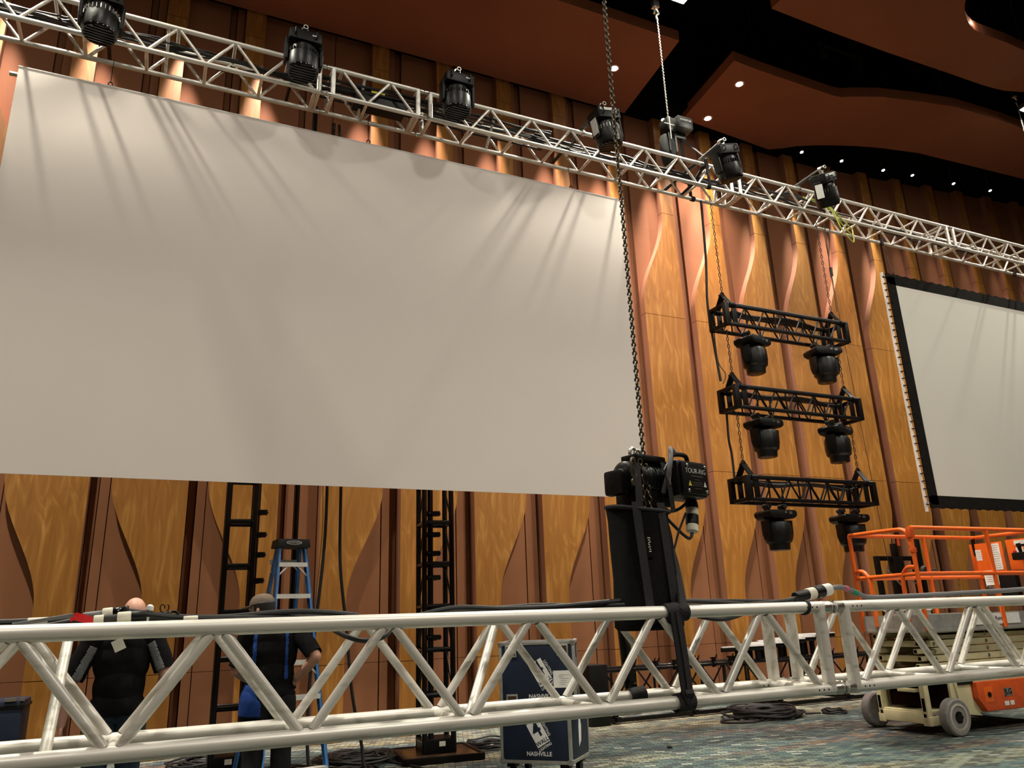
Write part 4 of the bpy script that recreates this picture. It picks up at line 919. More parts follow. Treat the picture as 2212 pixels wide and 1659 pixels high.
for i in range(7):
    x = 8.15+.30*i; y = 10.06+.07*i; mb = MB(); mb.b2((x, y, .86+.02*i), (x+1.0, y+.06, .93+.02*i))
    lab = ['frontmost', 'second', 'third', 'fourth', 'fifth', 'sixth', 'rearmost'][i]
    rr = thing('batten_light', lab + ' of the black bars with bright top edge lying on the parked truss', 'stage light', (x+.5, y, .9), group='batten bars on the parked truss')
    part('body', mb, 'black_gloss', rr, bevel=.006)
    mb = MB(); mb.b2((x, y-.004, .920+.02*i), (x+1.0, y+.045, .937+.02*i)); part('edge_strip', mb, 'white_label', rr)
    mb = MB(); mb.b2((x+.26, y+.01, .72), (x+.34, y+.05, .87+.02*i)); mb.b2((x+.66, y+.01, .72), (x+.74, y+.05, .87+.02*i)); part('bracket', mb, 'black_metal', rr)
# ================================================================ scissor lift
LF = thing('scissor_lift', 'orange and cream scissor lift parked on the carpet at the right', 'lift', (9.55, 7.14, 0))
XL, XR, YN, YR = 8.30, 10.75, 6.60, 7.70
def wheel(x, y, sg):
    mb = MB(); mb.lathe([(.12, -.055), (.185, -.06), (.203, -.045), (.203, .045), (.185, .06), (.12, .055)], (x, y, .203), (0, sg, 0), 36); w = part('wheel', mb, 'tyre_grey', LF, ang=30)
    mb = MB(); mb.lathe([(.15, .0), (.15, .058), (.125, .062), (.12, .05), (.07, .045), (.065, .05)], (x, y, .203), (0, sg, 0), 28); part('rim', mb, 'rim_grey', w)
    mb = MB(); mb.lathe([(.075, 0), (.075, .052), (.05, .06), (.02, .062)], (x, y, .203), (0, sg, 0), 20)
    for k in range(6): mb.box((x+.055*math.cos(k*PI/3), y+sg*.06, .203+.055*math.sin(k*PI/3)), (.016, .012, .016))
    part('hub', mb, 'black_metal', w)
for x in (8.55, 10.38):
    for y, sg in ((YN, -1), (YR, 1)): wheel(x, y, sg)
mb = MB()
mb.b2((8.66, YN+.08, .20), (10.5, YN+.11, .60)); mb.b2((8.66, YR-.11, .20), (10.5, YR-.08, .60)); mb.b2((8.45, YN+.15, .55), (10.5, YR-.15, .60)); mb.b2((8.76, YN+.1, .22), (10.5, YR-.1, .27))
part('chassis', mb, 'lift_cream', LF, bevel=.006)
mb = MB()
for y in (YN+.22, YR-.26): mb.b2((8.35, y-.035, .10), (8.43, y+.035, .60)); mb.b2((8.35, y-.05, .10), (8.55, y+.05, .20))
mb.b2((8.35, YN+.20, .12), (8.42, YR-.24, .24)); mb.b2((8.36, YN+.2, .23), (8.75, YR-.24, .26)); mb.b2((8.34, YN+.3, .46), (8.42, YN+.55, .50)); mb.b2((8.36, YN+.18, .565), (8.7, YR-.2, .61))
part('end_frame', mb, 'lift_cream', LF, bevel=.008)
mb = MB()
for y in (YN+.22, YR-.26): mb.b2((8.344, y-.018, .26), (8.352, y+.018, .40))
part('slot', mb, 'dark_void', LF)
mb = MB(); mb.b2((8.72, YN+.09, .26), (8.76, YR-.09, .56)); mb.box((8.6, 7.2, .36), (.2, .35, .14)); part('drive_housing', mb, 'groove_dark', LF)
mb = MB(); mb.prism([(8.72, .60), (9.0, .60), (9.0, .26), (9.12, .17), (8.78, .21)], lambda q: Vector((q[0], YN+.06, q[1])), lambda q: Vector((q[0], YN+.08, q[1]))); part('side_plate', mb, 'lift_cream', LF, bevel=.004)
mb = MB(); mb.box((8.9, YN+.055, .565), (.26, .02, .07)); part('lock_block', mb, 'black_plastic', LF)
mb = MB(); mb.prism([(9.02, .545), (10.25, .545), (10.25, .215), (9.14, .215), (9.02, .37)], lambda q: Vector((q[0], YN+.0, q[1])), lambda q: Vector((q[0], YN+.09, q[1]))); dr = part('battery_door', mb, 'lift_orange_dark', LF, bevel=.014)
mb = MB(); mb.box((9.20, YN-.001, .40), (.15, .008, .17)); part('latch_plate', mb, 'lift_orange', dr, bevel=.003)
mb = MB(); mb.lathe([(.03, 0), (.03, .01), (.012, .014)], (9.21, YN-.004, .40), (0, -1, 0), 14); part('latch', mb, 'black_metal', dr)
mb = MB(); mb.box((9.56, YN-.002, .41), (.15, .004, .09)); part('badge', mb, 'case_corner', dr)
part('lettering', text_mb('JLG', .09, RF, (9.56, YN-.0045, .41), .001, 1.0, .002), 'black_metal', dr)
mb = MB(); mb.box((9.50, YN-.002, .285), (.08, .004, .05)); mb.box((9.60, YN-.002, .285), (.07, .004, .05)); part('sticker', mb, 'white_label', dr, bevel=.001)
# scissor stack: folded arms
zs = .62
for k in range(6):
    z = zs+.085*k
    for y in (YN+.17, YR-.17):
        mb = MB(); mb.b2((8.55+.05*(k % 2), y-.03, z), (10.5-.05*(k % 2), y+.03, z+.075)); part('scissor_arm', mb, 'lift_cream', LF, bevel=.006)
        mb = MB()
        for x in (8.60, 9.55, 10.4): mb.tube((x, y-.036, z+.037), (x, y+.036, z+.037), .022, n=12)
        part('pivot_pin', mb, 'steel', LF)
    for y in (YN+.27, YR-.27):
        mb = MB(); mb.b2((8.48-.05*(k % 2), y-.03, z+.01), (10.3, y+.03, z+.065)); part('scissor_arm', mb, 'lift_cream', LF, bevel=.006)
        mb = MB(); mb.b2((8.478-.05*(k % 2), y-.02, z+.018), (8.4795-.05*(k % 2), y+.02, z+.057)); part('arm_end', mb, 'dark_void', LF)
    if k % 2 == 0: mb = MB(); mb.b2((8.52, YN+.3, z+.0), (8.58, YR-.3, z+.07)); part('cross_beam', mb, 'lift_cream', LF, bevel=.004)
YP = 7.52
# platform
mb = MB(); mb.b2((8.36, YN+.02, 1.13), (10.85, YP-.02, 1.18)); part('deck', mb, 'lift_deck', LF, bevel=.005)
mb = MB(); mb.b2((8.36, YN+.02, 1.18), (10.85, YN+.035, 1.33)); mb.b2((8.36, YP-.035, 1.18), (10.85, YP-.02, 1.33)); mb.b2((8.36, YN+.02, 1.18), (8.375, YP-.02, 1.33)); part('toe_board', mb, 'lift_deck', LF)
mb = MB(); mb.b2((8.40, YN+.14, 1.09), (10.7, YN+.2, 1.13)); mb.b2((8.40, YP-.2, 1.09), (10.7, YP-.14, 1.13)); part('deck_rail', mb, 'lift_cream', LF)
mb = MB(); mb.b2((9.25, YN+.012, 1.19), (10.1, YN+.018, 1.315)); sgn = part('banner', mb, 'white_label', LF); part('lettering', text_mb('Rental', .075, RF, (9.72, YN+.010, 1.255), .0008), 'groove_dark', sgn)
ZT, ZMD = 2.35, 1.80; r = .027; xa, xb = 8.37, 10.83
def rbar(*pts, nm='guard_rail', rr=r, m='lift_orange'):
    mb = MB(); mb.path([Vector(q) for q in pts], rr, 10); return part(nm, mb, m, LF)
for y in (YN, YP):
    for z in (ZT, ZMD): rbar((xa, y, z), (xb, y, z))
    for x in (xa, 9.78, xb): rbar((x, y, 1.15), (x, y, ZT), nm='post', rr=.026)
rbar((xb, YN, ZT), (xb, YP, ZT)); rbar((xb, YN, ZMD), (xb, YP, ZMD))
rbar(*catmull([(xa, YP, ZT), (xa, YP-.25, ZT+.0), (xa, YN+.25, ZT-.005), (xa, YN+.10, ZT-.02), (xa, YN+.03, ZT-.10), (xa, YN+.02, ZT-.22)], 6), nm='gate_bar')
rbar((xa, YP, ZMD), (xa, YN, ZMD), nm='gate_bar')
for y, sg in ((YN, 1), (YP, -1)):
    rbar(*catmull([(xa, y, ZMD+.08), (xa, y+sg*.12, ZMD+.08), (xa, y+sg*.2, ZMD+.0), (xa, y+sg*.22, ZMD-.12), (xa, y+sg*.22, 1.2)], 5), nm='hoop')
mb = MB(); mb.b2((xa-.04, YN-.03, ZT-.12), (xa+.04, YN+.03, ZT+.0)); mb.b2((xa-.03, YN-.028, ZT-.3), (xa+.03, YN+.028, ZT-.24)); part('hinge_block', mb, 'lift_orange_dark', LF, bevel=.005)
mb = MB(); mb.tube((xa+.9, YP, ZT), (xa+.9, YP, ZT-.12), .018); part('rail_pin', mb, 'lift_orange_dark', LF)
# notice boards on the far end
for (ya, yb, za, zb) in ((7.58, 7.10, 1.82, 2.26), (7.04, 6.66, 1.86, 2.27)):
    mb = MB(); mb.b2((xb-.035, yb, za), (xb-.02, ya, zb)); bd = part('notice_board', mb, 'lift_orange', LF, bevel=.004)
    if ya > 7.2:
        for (y, z, w, h) in ((7.46, 2.10, .085, .15), (7.22, 2.06, .16, .36), (7.34, 1.78, .2, .20)):
            mb = MB(); mb.box((xb-.038, y, z), (.003, w, h)); pg = part('notice_sheet', mb, 'paper', bd)
            mb = MB()
            for q in range(int(h/.03)-1): mb.box((xb-.040, y+.004*math.sin(q), z+h/2-.03*(q+1)), (.0015, w*.75, .004))
            part('print', mb, 'case_corner', pg)
    else:
        mb = MB(); mb.box((xb-.038, 6.84, 2.22), (.003, .16, .06)); mb.box((xb-.038, 6.86, 2.12), (.003, .10, .07)); part('notice_sheet', mb, 'paper', bd)
mb = MB(); mb.b2((xb-.14, 6.94, 1.42), (xb-.04, 7.18, 1.84)); part('document_box', mb, 'black_plastic', LF, bevel=.02)
mb = MB(); mb.b2((xb-.24, 6.62, 1.98), (xb-.06, 6.86, 2.08)); cs = part('control_box', mb, 'black_plastic', LF, bevel=.015)
mb = MB(); mb.tube((xb-.15, 6.78, 2.08), (xb-.16, 6.79, 2.2), .02, .03); mb.box((xb-.16, 6.72, 2.17), (.05, .12, .03)); part('joystick', mb, 'black_plastic', cs)
mb = MB(); mb.lathe([(.02, 0), (.024, .01), (.02, .03), (.005, .034)], (xb-.18, 6.84, 2.08), (0, 0, 1), 12); part('stop_button', mb, 'red_tape', cs)
mb = MB(); pts = [Vector((xb-.5-.02*k/4, YP-.01-.02*k/8+.02*math.cos(k*1.9), ZMD-.03-.010*k+.02*math.sin(k*1.9))) for k in range(34)]; mb.path(pts, .004, 5)
mb.path([Vector((xb-.62+.05*math.cos(k*.8), YP-.05, ZMD-.30+.06*math.sin(k*.8)+.0015*k)) for k in range(40)], .004, 5); part('coiled_cord', mb, 'rubber_cable', LF)
mb = MB(); pts = [Vector((xb-.06-.015*math.cos(k*1.3), 7.42-.011*k, 1.66+.015*math.sin(k*1.3)-.002*k)) for k in range(60)]; mb.path(pts, .006, 5); part('coiled_cord', mb, 'grey_cable', LF)
mb = MB(); mb.tube((xb-.02, YP+.0, ZT-.01), (xb-.01, YP+.0, ZT-.26), .028); part('handle_sleeve', mb, 'black_plastic', LF)
# white carton on the deck
mb = MB(); mb.b2((8.55, YN+.4, 1.18), (9.0, YP-.2, 1.42)); rr = thing('toolbox', 'grey box standing on the deck of the scissor lift', 'box', (8.78, 7.2, 1.18)); part('body', mb, 'lift_deck', rr, bevel=.012); part('lid', MB().b2((8.54, YN+.39, 1.38), (9.01, YP-.19, 1.43)), 'white_paint', rr, bevel=.006)
# ================================================================ black lifting stand behind the lift
ST = thing('crank_stand', 'black lifting stand with open frame behind the orange guard rails', 'stand', (10.95, 9.0, 0))
p0, p1 = 10.53, 11.38
mb = MB()
for x in (p0, p1): mb.b2((x-.035, 8.96, .1), (x+.035, 9.03, 2.22))
mb.b2((p0, 8.965, 2.15), (p1, 9.025, 2.22)); mb.b2((p0, 8.965, 1.5), (p1, 9.025, 1.56)); part('frame', mb, 'black_metal', ST, bevel=.005)
mb = MB(); mb.b2((10.86, 8.93, .1), (11.06, 9.06, 2.2)); mb.b2((10.93, 8.95, 2.2), (10.99, 9.04, 2.42)); part('mast', mb, 'black_metal', ST, bevel=.008)
mb = MB(); mb.b2((11.46, 8.95, .1), (11.54, 9.04, 2.5)); part('side_bar', mb, 'black_metal', ST, bevel=.005)
mb = MB(); mb.tube((10.6, 8.9, 2.03), (10.85, 8.85, 1.72), .012); mb.tube((10.98, 8.9, 1.95), (11.15, 8.86, 1.78), .012); part('brace', mb, 'steel', ST)
mb = MB(); mb.lathe([(.03, -.04), (.08, -.03), (.08, .03), (.03, .04)], (11.45, 8.88, 1.98), (0, 1, .2), 18); mb.tube((11.45, 8.86, 1.98), (11.6, 8.80, 2.0), .012); part('winch', mb, 'dark_rig', ST)
mb = MB()
for x in (p0, p1): mb.b2((x-.04, 8.4, .03), (x+.04, 9.5, .10)); mb.tube((x-.03, 8.42, .05), (x+.03, 8.42, .05), .05); mb.tube((x-.03, 9.48, .05), (x+.03, 9.48, .05), .05)
part('leg', mb, 'black_metal', ST)
# ================================================================ people
def capsule(mb, pts, rs, n=14):
    P = catmull(pts, 5); R = []
    for i in range(len(pts)-1):
        for j in range(5): R.append(rs[i]+(rs[i+1]-rs[i])*smooth(j/5))
    R.append(rs[-1]); mb.path(P, R, n); mb.ell(P[0], (R[0],)*3, n, 8); mb.ell(P[-1], (R[-1],)*3, n, 8)
def hand(mb, wrist, d, palm_n, curl, side):
    """palm, five bent fingers; d = towards the fingertips, side = +1/-1 where the thumb leaves"""
    d = Vector(d).normalized(); pn = Vector(palm_n); pn = (pn-d*pn.dot(d)).normalized(); w = d.cross(pn)*side; o = Vector(wrist)
    R = Matrix((w, d, pn)).transposed()
    mb.ell(o+d*.05, (.040, .052, .017), 14, 10, R)
    for k, (off, L) in enumerate(((.029, .070), (.010, .080), (-.010, .075), (-.028, .060))):
        b = o+d*.085+w*off; c = curl*(1+.12*k); p = [b]; a = .2
        for q in range(3):
            a += c; p.append(p[-1]+(d*math.cos(a)+pn*math.sin(a))*L*(.45, .32, .23)[q])
        mb.path(p, [.0095, .009, .0085, .007], 8)
        for q in p: mb.ell(q, (.0088,)*3, 8, 6)
    t = [o+d*.025+w*.028, o+d*.05+w*.056+pn*.012, o+d*.078+w*.058+pn*.026, o+d*.098+w*.052+pn*.036]
    mb.path(t, [.014, .0115, .010, .008], 8)
    for q in t: mb.ell(q, (.0098,)*3, 8, 6)
def figure(label, loc, rz, head_o, head_rot, armL, armR, belly, skin, tw=1.0):
    mb = MB()
    for s in (-1, 1):
        capsule(mb, [(s*.09, 0, .90), (s*.10, .015, .70), (s*.105, .02, .50), (s*.11, -.01, .30), (s*.112, -.02, .09)], [.098, .086, .062, .058, .042])
        capsule(mb, [(s*.112, -.03, .045), (s*.12, .05, .045), (s*.13, .15, .035)], [.042, .044, .034])
    mb.ell((0, 0, .95), (.165*tw, .120, .13)); mb.ell((0, belly*.25, 1.08), (.160*tw, .115+belly*.3, .20)); mb.ell((0, 0, 1.26), (.182*tw, .118, .20)); mb.ell((0, -.015, 1.36), (.175*tw, .095, .10))
    capsule(mb, [(-.175, -.005, 1.405), (0, -.01, 1.43), (.175, -.005, 1.405)], [.062, .066, .062])
    ho = Vector(head_o); Rh = Matrix.Rotation(head_rot[1], 3, 'Z') @ Matrix.Rotation(head_rot[0], 3, 'X')
    capsule(mb, [(0, -.01, 1.42), (ho.x*.5, ho.y*.5, 1.49), ho+Rh @ Vector((0, -.02, -.07))], [.066, .058, .056])
    H = lambda x, y, z: ho + Rh @ Vector((x, y, z))
    mb.ell(ho+Rh @ Vector((0, -.008, .02)), (.076, .096, .096), 20, 14, Rh); mb.ell(H(0, .025, -.03), (.062, .070, .078), 18, 12, Rh); mb.ell(H(0, .045, -.085), (.044, .046, .036), 14, 10, Rh)
    mb.path([H(0, .085, .02), H(0, .105, -.012), H(0, .092, -.028)], [.010, .015, .012], 8); mb.ell(H(0, .085, -.055), (.026, .012, .008), 12, 8, Rh); mb.ell(H(0, .084, -.068), (.024, .012, .008), 12, 8, Rh)
    for s in (-1, 1):
        mb.ell(H(s*.076, -.008, -.012), (.010, .022, .033), 12, 10, Rh @ Matrix.Rotation(s*.3, 3, 'Z')); mb.ell(H(s*.03, .082, .03), (.026, .014, .010), 10, 8, Rh)
    for s, (el, wr, hd, pn, curl) in ((-1, armL), (1, armR)):
        sh = Vector((s*.19, -.005, 1.395)); el, wr = Vector(el), Vector(wr)
        capsule(mb, [sh, (sh+el)/2+Vector((s*.006, 0, 0)), el], [.058, .051, .043]); capsule(mb, [el, (el*2+wr)/3, wr], [.043, .044, .030]); mb.ell(wr, (.028, .028, .028)); hand(mb, wr, hd, pn, curl, s)
    me0 = mb.mesh('b', skin); ob = bpy.data.objects.new('b', me0); C.objects.link(ob)
    rm = ob.modifiers.new('r', 'REMESH'); rm.mode = 'VOXEL'; rm.voxel_size = .0075
    sm = ob.modifiers.new('s', 'SMOOTH'); sm.factor = .5; sm.iterations = 6
    dg = bpy.context.evaluated_depsgraph_get(); me = bpy.data.meshes.new_from_object(ob.evaluated_get(dg)); bpy.data.objects.remove(ob)
    me.name = 'person'; me.polygons.foreach_set('use_smooth', [True]*len(me.polygons))
    o = bpy.data.objects.new('person', me); C.objects.link(o); o.location = loc; o.rotation_euler = (0, 0, rz); tag(o, label, 'person')
    o['_h'] = 1; del o['_h']
    mb = MB(); mi = []
    eb = MB()
    for s in (-1, 1): eb.ell(H(s*.03, .083, .012), (.013, .012, .011), 12, 8, Rh)
    lpart('eye', eb, 'paper', o)
    return o, me, ho, Rh
def garment(o, me, name, m, test, off, thick=.004, label=None):
    vs = me.vertices; keep = [p for p in me.polygons if test(p.center)]
    idx = {}; V = []; F = []
    for p in keep:
        f = []
        for i in p.vertices:
            if i not in idx:
                idx[i] = len(V); v = vs[i]; w = off + .0018*math.sin(v.co.x*31+v.co.z*19) + .0012*math.sin(v.co.z*43+v.co.y*22+v.co.x*12); V.append(v.co + v.normal*w)
            f.append(idx[i])
        F.append(f)
    mm = bpy.data.meshes.new(name); mm.from_pydata([tuple(v) for v in V], [], F); mm.materials.append(MAT[m]); mm.polygons.foreach_set('use_smooth', [True]*len(F)); mm.update()
    g = bpy.data.objects.new(name, mm); C.objects.link(g); g.parent = o
    md = g.modifiers.new('s', 'SOLIDIFY'); md.thickness = thick; md.offset = 1
    s2 = g.modifiers.new('sm', 'SMOOTH'); s2.factor = .5; s2.iterations = 3
    return tag(g, label)
# --- bald man, back to the camera
aL = ((-.315, -.02, 1.10), (-.335, .04, .85), (-.08, .12, -1), (.9, .2, 0), .35); aR = ((.295, -.06, 1.14), (.285, .16, .99), (-.12, 1, -.45), (-.8, -.2, -.5), .55)
o, me, ho, Rh = figure('bald person in a black shirt seen from behind at the left of the truss', (-.115, 6.52, 0), .02, (.05, .05, 1.572), (-.32, .1), aL, aR, .14, 'skin', .92)
def arm_t(c, arm, s):
    el = Vector(arm[0]); sh = Vector((s*.19, -.005, 1.395)); d = el-sh; q = (c-sh).dot(d)/d.length_squared
    el2 = Vector(arm[1]); d2 = (el2-el); q2 = (c-el).dot(d2)/d2.length_squared; return q, q2
def is_arm(c, arm, s):
    el = Vector(arm[0]); wr = Vector(arm[1]); sh = Vector((s*.19, -.005, 1.395))
    def ds(a, b): t = max(0, min(1, (c-a).dot(b-a)/(b-a).length_squared)); return (c-(a+(b-a)*t)).length
    return c.x*s > .12 and min(ds(sh, el), ds(el, wr), ds(wr, wr+Vector(arm[2]).normalized()*.2)) < .085 and abs(c.x) > .135+(1.4-c.z)*.12
def upper(c, a, s, cut):
    sh = Vector((s*.19, -.005, 1.395)); el = Vector(a[0]); wr = Vector(a[1])
    def pr(p0, p1):
        t = (c-p0).dot(p1-p0)/(p1-p0).length_squared; tc = max(0, min(1, t)); return t, (c-(p0+(p1-p0)*tc)).length
    t1, d1 = pr(sh, el); t2, d2 = pr(el, wr); return t1 < cut and d1 <= d2
def shirt_test(aL, aR, cut, z0, zn=1.465):
    def f(c):
        for s, a in ((-1, aL), (1, aR)):
            if is_arm(c, a, s):
                return upper(c, a, s, cut)
        return z0 < c.z < zn and not (abs(c.x) < .07 and c.z > 1.452)
    return f
def leg_test(aL, aR, z0, z1):
    return lambda c: z0 < c.z < z1 and not is_arm(c, aL, -1) and not is_arm(c, aR, 1)
garment(o, me, 'trousers', 'jeans_navy', leg_test(aL, aR, .075, 1.0), .012)
st = shirt_test(aL, aR, .86, .90)
def trim_at(c):
    s, a = (-1, aL) if c.x < 0 else (1, aR); el = Vector(a[0]); sh = Vector((s*.19, -.005, 1.395)); d = el-sh; q = (c-sh).dot(d)/d.length_squared; v = c-(sh+d*q)
    n = Vector((s*-.35, -1, .1)).normalized(); return v.dot(n) > .6*v.length and abs(v.dot(d.normalized().cross(n))) < .020
garment(o, me, 'shirt', 'shirt_black', st, .022)
for sd in (-1, 1): garment(o, me, 'sleeve_trim', 'shirt_grey', lambda c: c.x*sd > 0 and st(c) and abs(c.x) > .15 and (arm_t(c, aL if c.x < 0 else aR, -1 if c.x < 0 else 1)[0] > .12) and trim_at(c), .0245, .003)
garment(o, me, 'shoe', 'shoe_black', lambda c: c.z < .1, .006)
# --- capped man, hand on hip
bL = ((-.265, .03, 1.13), (-.19, .23, 1.05), (.5, .8, -.1), (.4, -.4, -.8), .6); bR = ((.335, -.17, 1.21), (.205, -.02, 1.045), (-.55, .6, -.55), (-.7, -.5, .3), .45)
o, me, ho, Rh = figure('person in olive cap and dark shirt, hand on hip, beside the blue ladder', (.965, 6.78, 0), -.12, (-.10, .035, 1.59), (-.12, 1.05), bL, bR, .05, 'skin_dark')
garment(o, me, 'trousers', 'trouser_black', leg_test(bL, bR, .07, 1.02), .014)
st2 = shirt_test(bL, bR, .92, .93)
garment(o, me, 'shirt', 'shirt_black', st2, .018)
garment(o, me, 'shoe', 'shoe_black', lambda c: c.z < .1, .006)
garment(o, me, 'tool_apron', 'apron_blue', lambda c: .79 < c.z < 1.0 and -.2 < c.x < -.075 and -.10 < c.y < .15, .040, .006)
garment(o, me, 'shoulder_strap', 'apron_blue', lambda c: st2(c) and 1.05 < c.z < 1.47 and (.098 < abs(c.x+.01) < .122), .0225, .004)
Hl = lambda x, y, z: ho + Rh @ Vector((x, y, z))
mb = MB(); n = 24; vs = []; fs = []
for j in range(8):
    t = j/7*PI/2
    for i in range(n): a = 2*PI*i/n; vs.append(Hl(.086*math.cos(a)*math.cos(t)**.8, -.008+.106*math.sin(a)*math.cos(t)**.8, .040+.082*math.sin(t)))
for j in range(7):
    for i in range(n): fs.append((j*n+i, j*n+(i+1) % n, (j+1)*n+(i+1) % n, (j+1)*n+i))
fs.append(tuple(range(n))[::-1]); mb.add(vs, fs)
top = [(-.074, .05), (-.066, .13), (-.04, .165), (0, .175), (.04, .165), (.066, .13), (.074, .05)]
mb.prism(top, lambda q: Hl(q[0], q[1], .043-abs(q[0])*.15-max(0, q[1]-.06)*.12), lambda q: Hl(q[0], q[1], .051-abs(q[0])*.15-max(0, q[1]-.06)*.12)); lpart('cap', mb, 'cap_olive', o)
mb = MB(); vs = []; fs = []
for j in range(8):
    z = .05-.115*j/7
    for i in range(19):
        a = PI+ -.35 + (PI+.7)*i/18; k = 1.0-.12*(j/7)**2; vs.append(Hl(.085*math.cos(a)*k, -.010+.108*math.sin(a)*k, z))
for j in range(7):
    for i in range(18): fs.append((j*19+i, j*19+i+1, (j+1)*19+i+1, (j+1)*19+i))
mb.add(vs, fs); hr = lpart('hair', mb, 'hair_black', o); md = hr.modifiers.new('s', 'SOLIDIFY'); md.thickness = .014; md.offset = -1
# ================================================================ things on the foreground truss
ZC = FZ+FS+.026; ym = FY+.17     # top of the upper chords, middle of the truss
def cable(pts, r, m, label, name='truss_cable', k=7, group=None):
    mb = MB(); mb.path(catmull(pts, k), r, 8); return single(name, mb, m, label, 'cable', pts[0], group)
def band(o0, ax, a, b, r, m, parent, nm='tape_band', **k):
    ax = Vector(ax).normalized(); mb = MB(); mb.lathe([(r*.9, a), (r, a+.003), (r, b-.003), (r*.9, b)], o0, ax, 18); return part(nm, mb, m, parent, **k)
# right connector pair
o0 = Vector((2.80, 2.86, ZC+.026)); ax = Vector((1, .02, .15)).normalized()
cn = thing('cable_connector', 'black multi pin connector with white tape bands on the truss joint', 'connector', o0)
band(o0, ax, -.03, .055, .024, 'black_plastic', cn, 'plug'); band(o0, ax, .050, .098, .0275, 'gaffer_white', cn)
mb = MB(); mb.lathe([(.025, .095), (.03, .098), (.031, .112), (.028, .122), (.031, .134), (.031, .150), (.026, .155)], o0, ax, 20); part('locking_ring', mb, 'black_plastic', cn)
band(o0, ax, .152, .205, .0285, 'white_label', cn); band(o0, ax, .203, .218, .017, 'black_plastic', cn, 'strain_relief')
p = o0+ax*.218; pe = [p, p+Vector((.05, .0, .006)), p+Vector((.12, .01, -.004)), p+Vector((.20, .02, -.028)), p+Vector((.30, .03, -.046))]
cb = cable(pe+[(3.7, 2.95, ZC+.016), (4.3, 2.93, ZC+.028), (5.2, 2.9, ZC+.05), (6.5, 2.92, ZC+.03)], .0125, 'grey_cable', 'thick grey cable with pink and green tape leaving the connector to the right')
for (a, b, m) in ((.085, .12, 'pink_tape'), (.145, .19, 'green_tape')):
    mb = MB(); seg = [q for q in catmull(pe+[Vector((3.7, 2.95, ZC+.016))], 16) if a <= (q-p).length <= b]; mb.path(seg, .0138, 10); part('tape_band', mb, m, cb)
mb = MB(); random.seed(8)
for q in range(5): mb.path(catmull([o0+ax*-.028+Vector((0, .006*(q-2), 0)), o0+Vector((-.12, .01*(q-2), -.018)), (2.45, 2.9+.02*q, ZC-.002), (2.0, 2.92+.02*q, ZC+.004), (1.5, 2.92+.02*q, ZC-.01)], 6), .007, 6)
single('cable_tail', mb, 'rubber_cable', 'fan of thin dark leads running left from the connector on the truss joint', 'cable', (2.5, 2.9, ZC))
mb = MB(); R0 = Vector((2.685, FY, FZ+FS)); ring = [Vector((2.745+.008*math.sin(a), FY+.03*math.cos(a), FZ+FS+.030*math.sin(a))) for a in [2*PI*k/22 for k in range(22)]]
mb.strip(ring+ring[:1], .014, .006, (1, 0, 0)); mb.box((2.735, FY+.02, ZC+.01), (.03, .02, .02)); single('cable_tie', mb, 'webbing', 'black strap tying the connector to the truss chord', 'strap', (2.745, FY, ZC))
# cables lying along the top
cable([(-2.5, 2.93, ZC), (-1, 2.93, ZC+.004), (-.36, 2.93, ZC+.010), (-.1, 2.93, ZC+.012), (.1, 2.93, ZC-.0)], .011, 'rubber_cable', 'black cable lying on the far left of the truss top')
cable([(-.2, 2.9, ZC+.005), (.05, 2.93, ZC+.01), (.25, 2.95, ZC+.008), (.42, 2.95, ZC+.018), (.52, 2.93, ZC+.019), (.62, 2.93, ZC+.012), (.72, 2.95, ZC-.0)], .010, 'rubber_cable', 'dark cable arching over the truss top in front of the capped person')
cable([(.95, 2.95, ZC-.008), (1.10, 2.93, ZC+.018), (1.30, 2.93, ZC+.010), (1.55, 2.96, ZC+.012), (1.8, 2.92, ZC+.026), (1.95, 2.90, ZC+.030), (2.2, 2.92, ZC+.02), (2.6, 2.97, ZC+.012), (3.0, 2.98, ZC+.0)], .010, 'rubber_cable', 'black cable lying along the truss top below the chain bag')
cable([(1.0, 2.97, ZC-.01), (1.2, 2.96, ZC+.008), (1.5, 2.97, ZC+.020), (1.7, 2.97, ZC+.012), (1.9, 2.87, ZC+.012), (2.15, 2.86, ZC+.018), (2.5, 2.9, ZC+.0)], .009, 'rubber_cable', 'second black cable twisted along the truss top below the chain bag')
cable([(.62, 2.9, FZ+FS-.02), (.66, 2.86, FZ+FS-.045), (.72, 2.84, FZ+FS-.062), (.79, 2.85, FZ+FS-.052), (.84, 2.9, FZ+FS-.02)], .009, 'rubber_cable', 'black cable loop drooping under the upper chord near the ladder', k=6)
cable([(2.25, 2.93, FZ+FS-.02), (2.32, 2.9, FZ+FS-.035), (2.4, 2.9, FZ+FS-.035), (2.5, 2.93, FZ+FS-.02)], .010, 'rubber_cable', 'black cable bulging under the upper chord right of the slings', k=6)
# left connectors, tape and odds and ends
o0 = Vector((-.121, 2.88, 1.487)); ax = Vector((1, -.05, .10)).normalized()
cn = thing('cable_connector', 'upper black connector with a white band lying on the truss left of the bald head', 'connector', o0)
band(o0, ax, -.055, .005, .014, 'grey_cable', cn, 'sleeve'); band(o0, ax, .0, .030, .020, 'gaffer_white', cn); band(o0, ax, .028, .070, .018, 'black_gloss', cn, 'plug'); band(o0, ax, .066, .076, .020, 'black_plastic', cn, 'locking_ring')
mb = MB(); mb.path(catmull([o0+ax*-.05, o0+Vector((-.10, .0, -.020)), o0+Vector((-.2, .02, -.03)), (-.6, 2.93, ZC+.0)], 6), .008, 8); mb.path(catmull([o0+ax*.076, o0+ax*.12+Vector((0, 0, -.012)), (.10, 2.90, ZC+.012), (.3, 2.94, ZC+.004), (.7, 2.95, ZC-.006)], 6), .010, 8); part('lead', mb, 'rubber_cable', cn)
o1 = Vector((-.142, 2.84, 1.470)); ax1 = Vector((1, -.03, .06)).normalized()
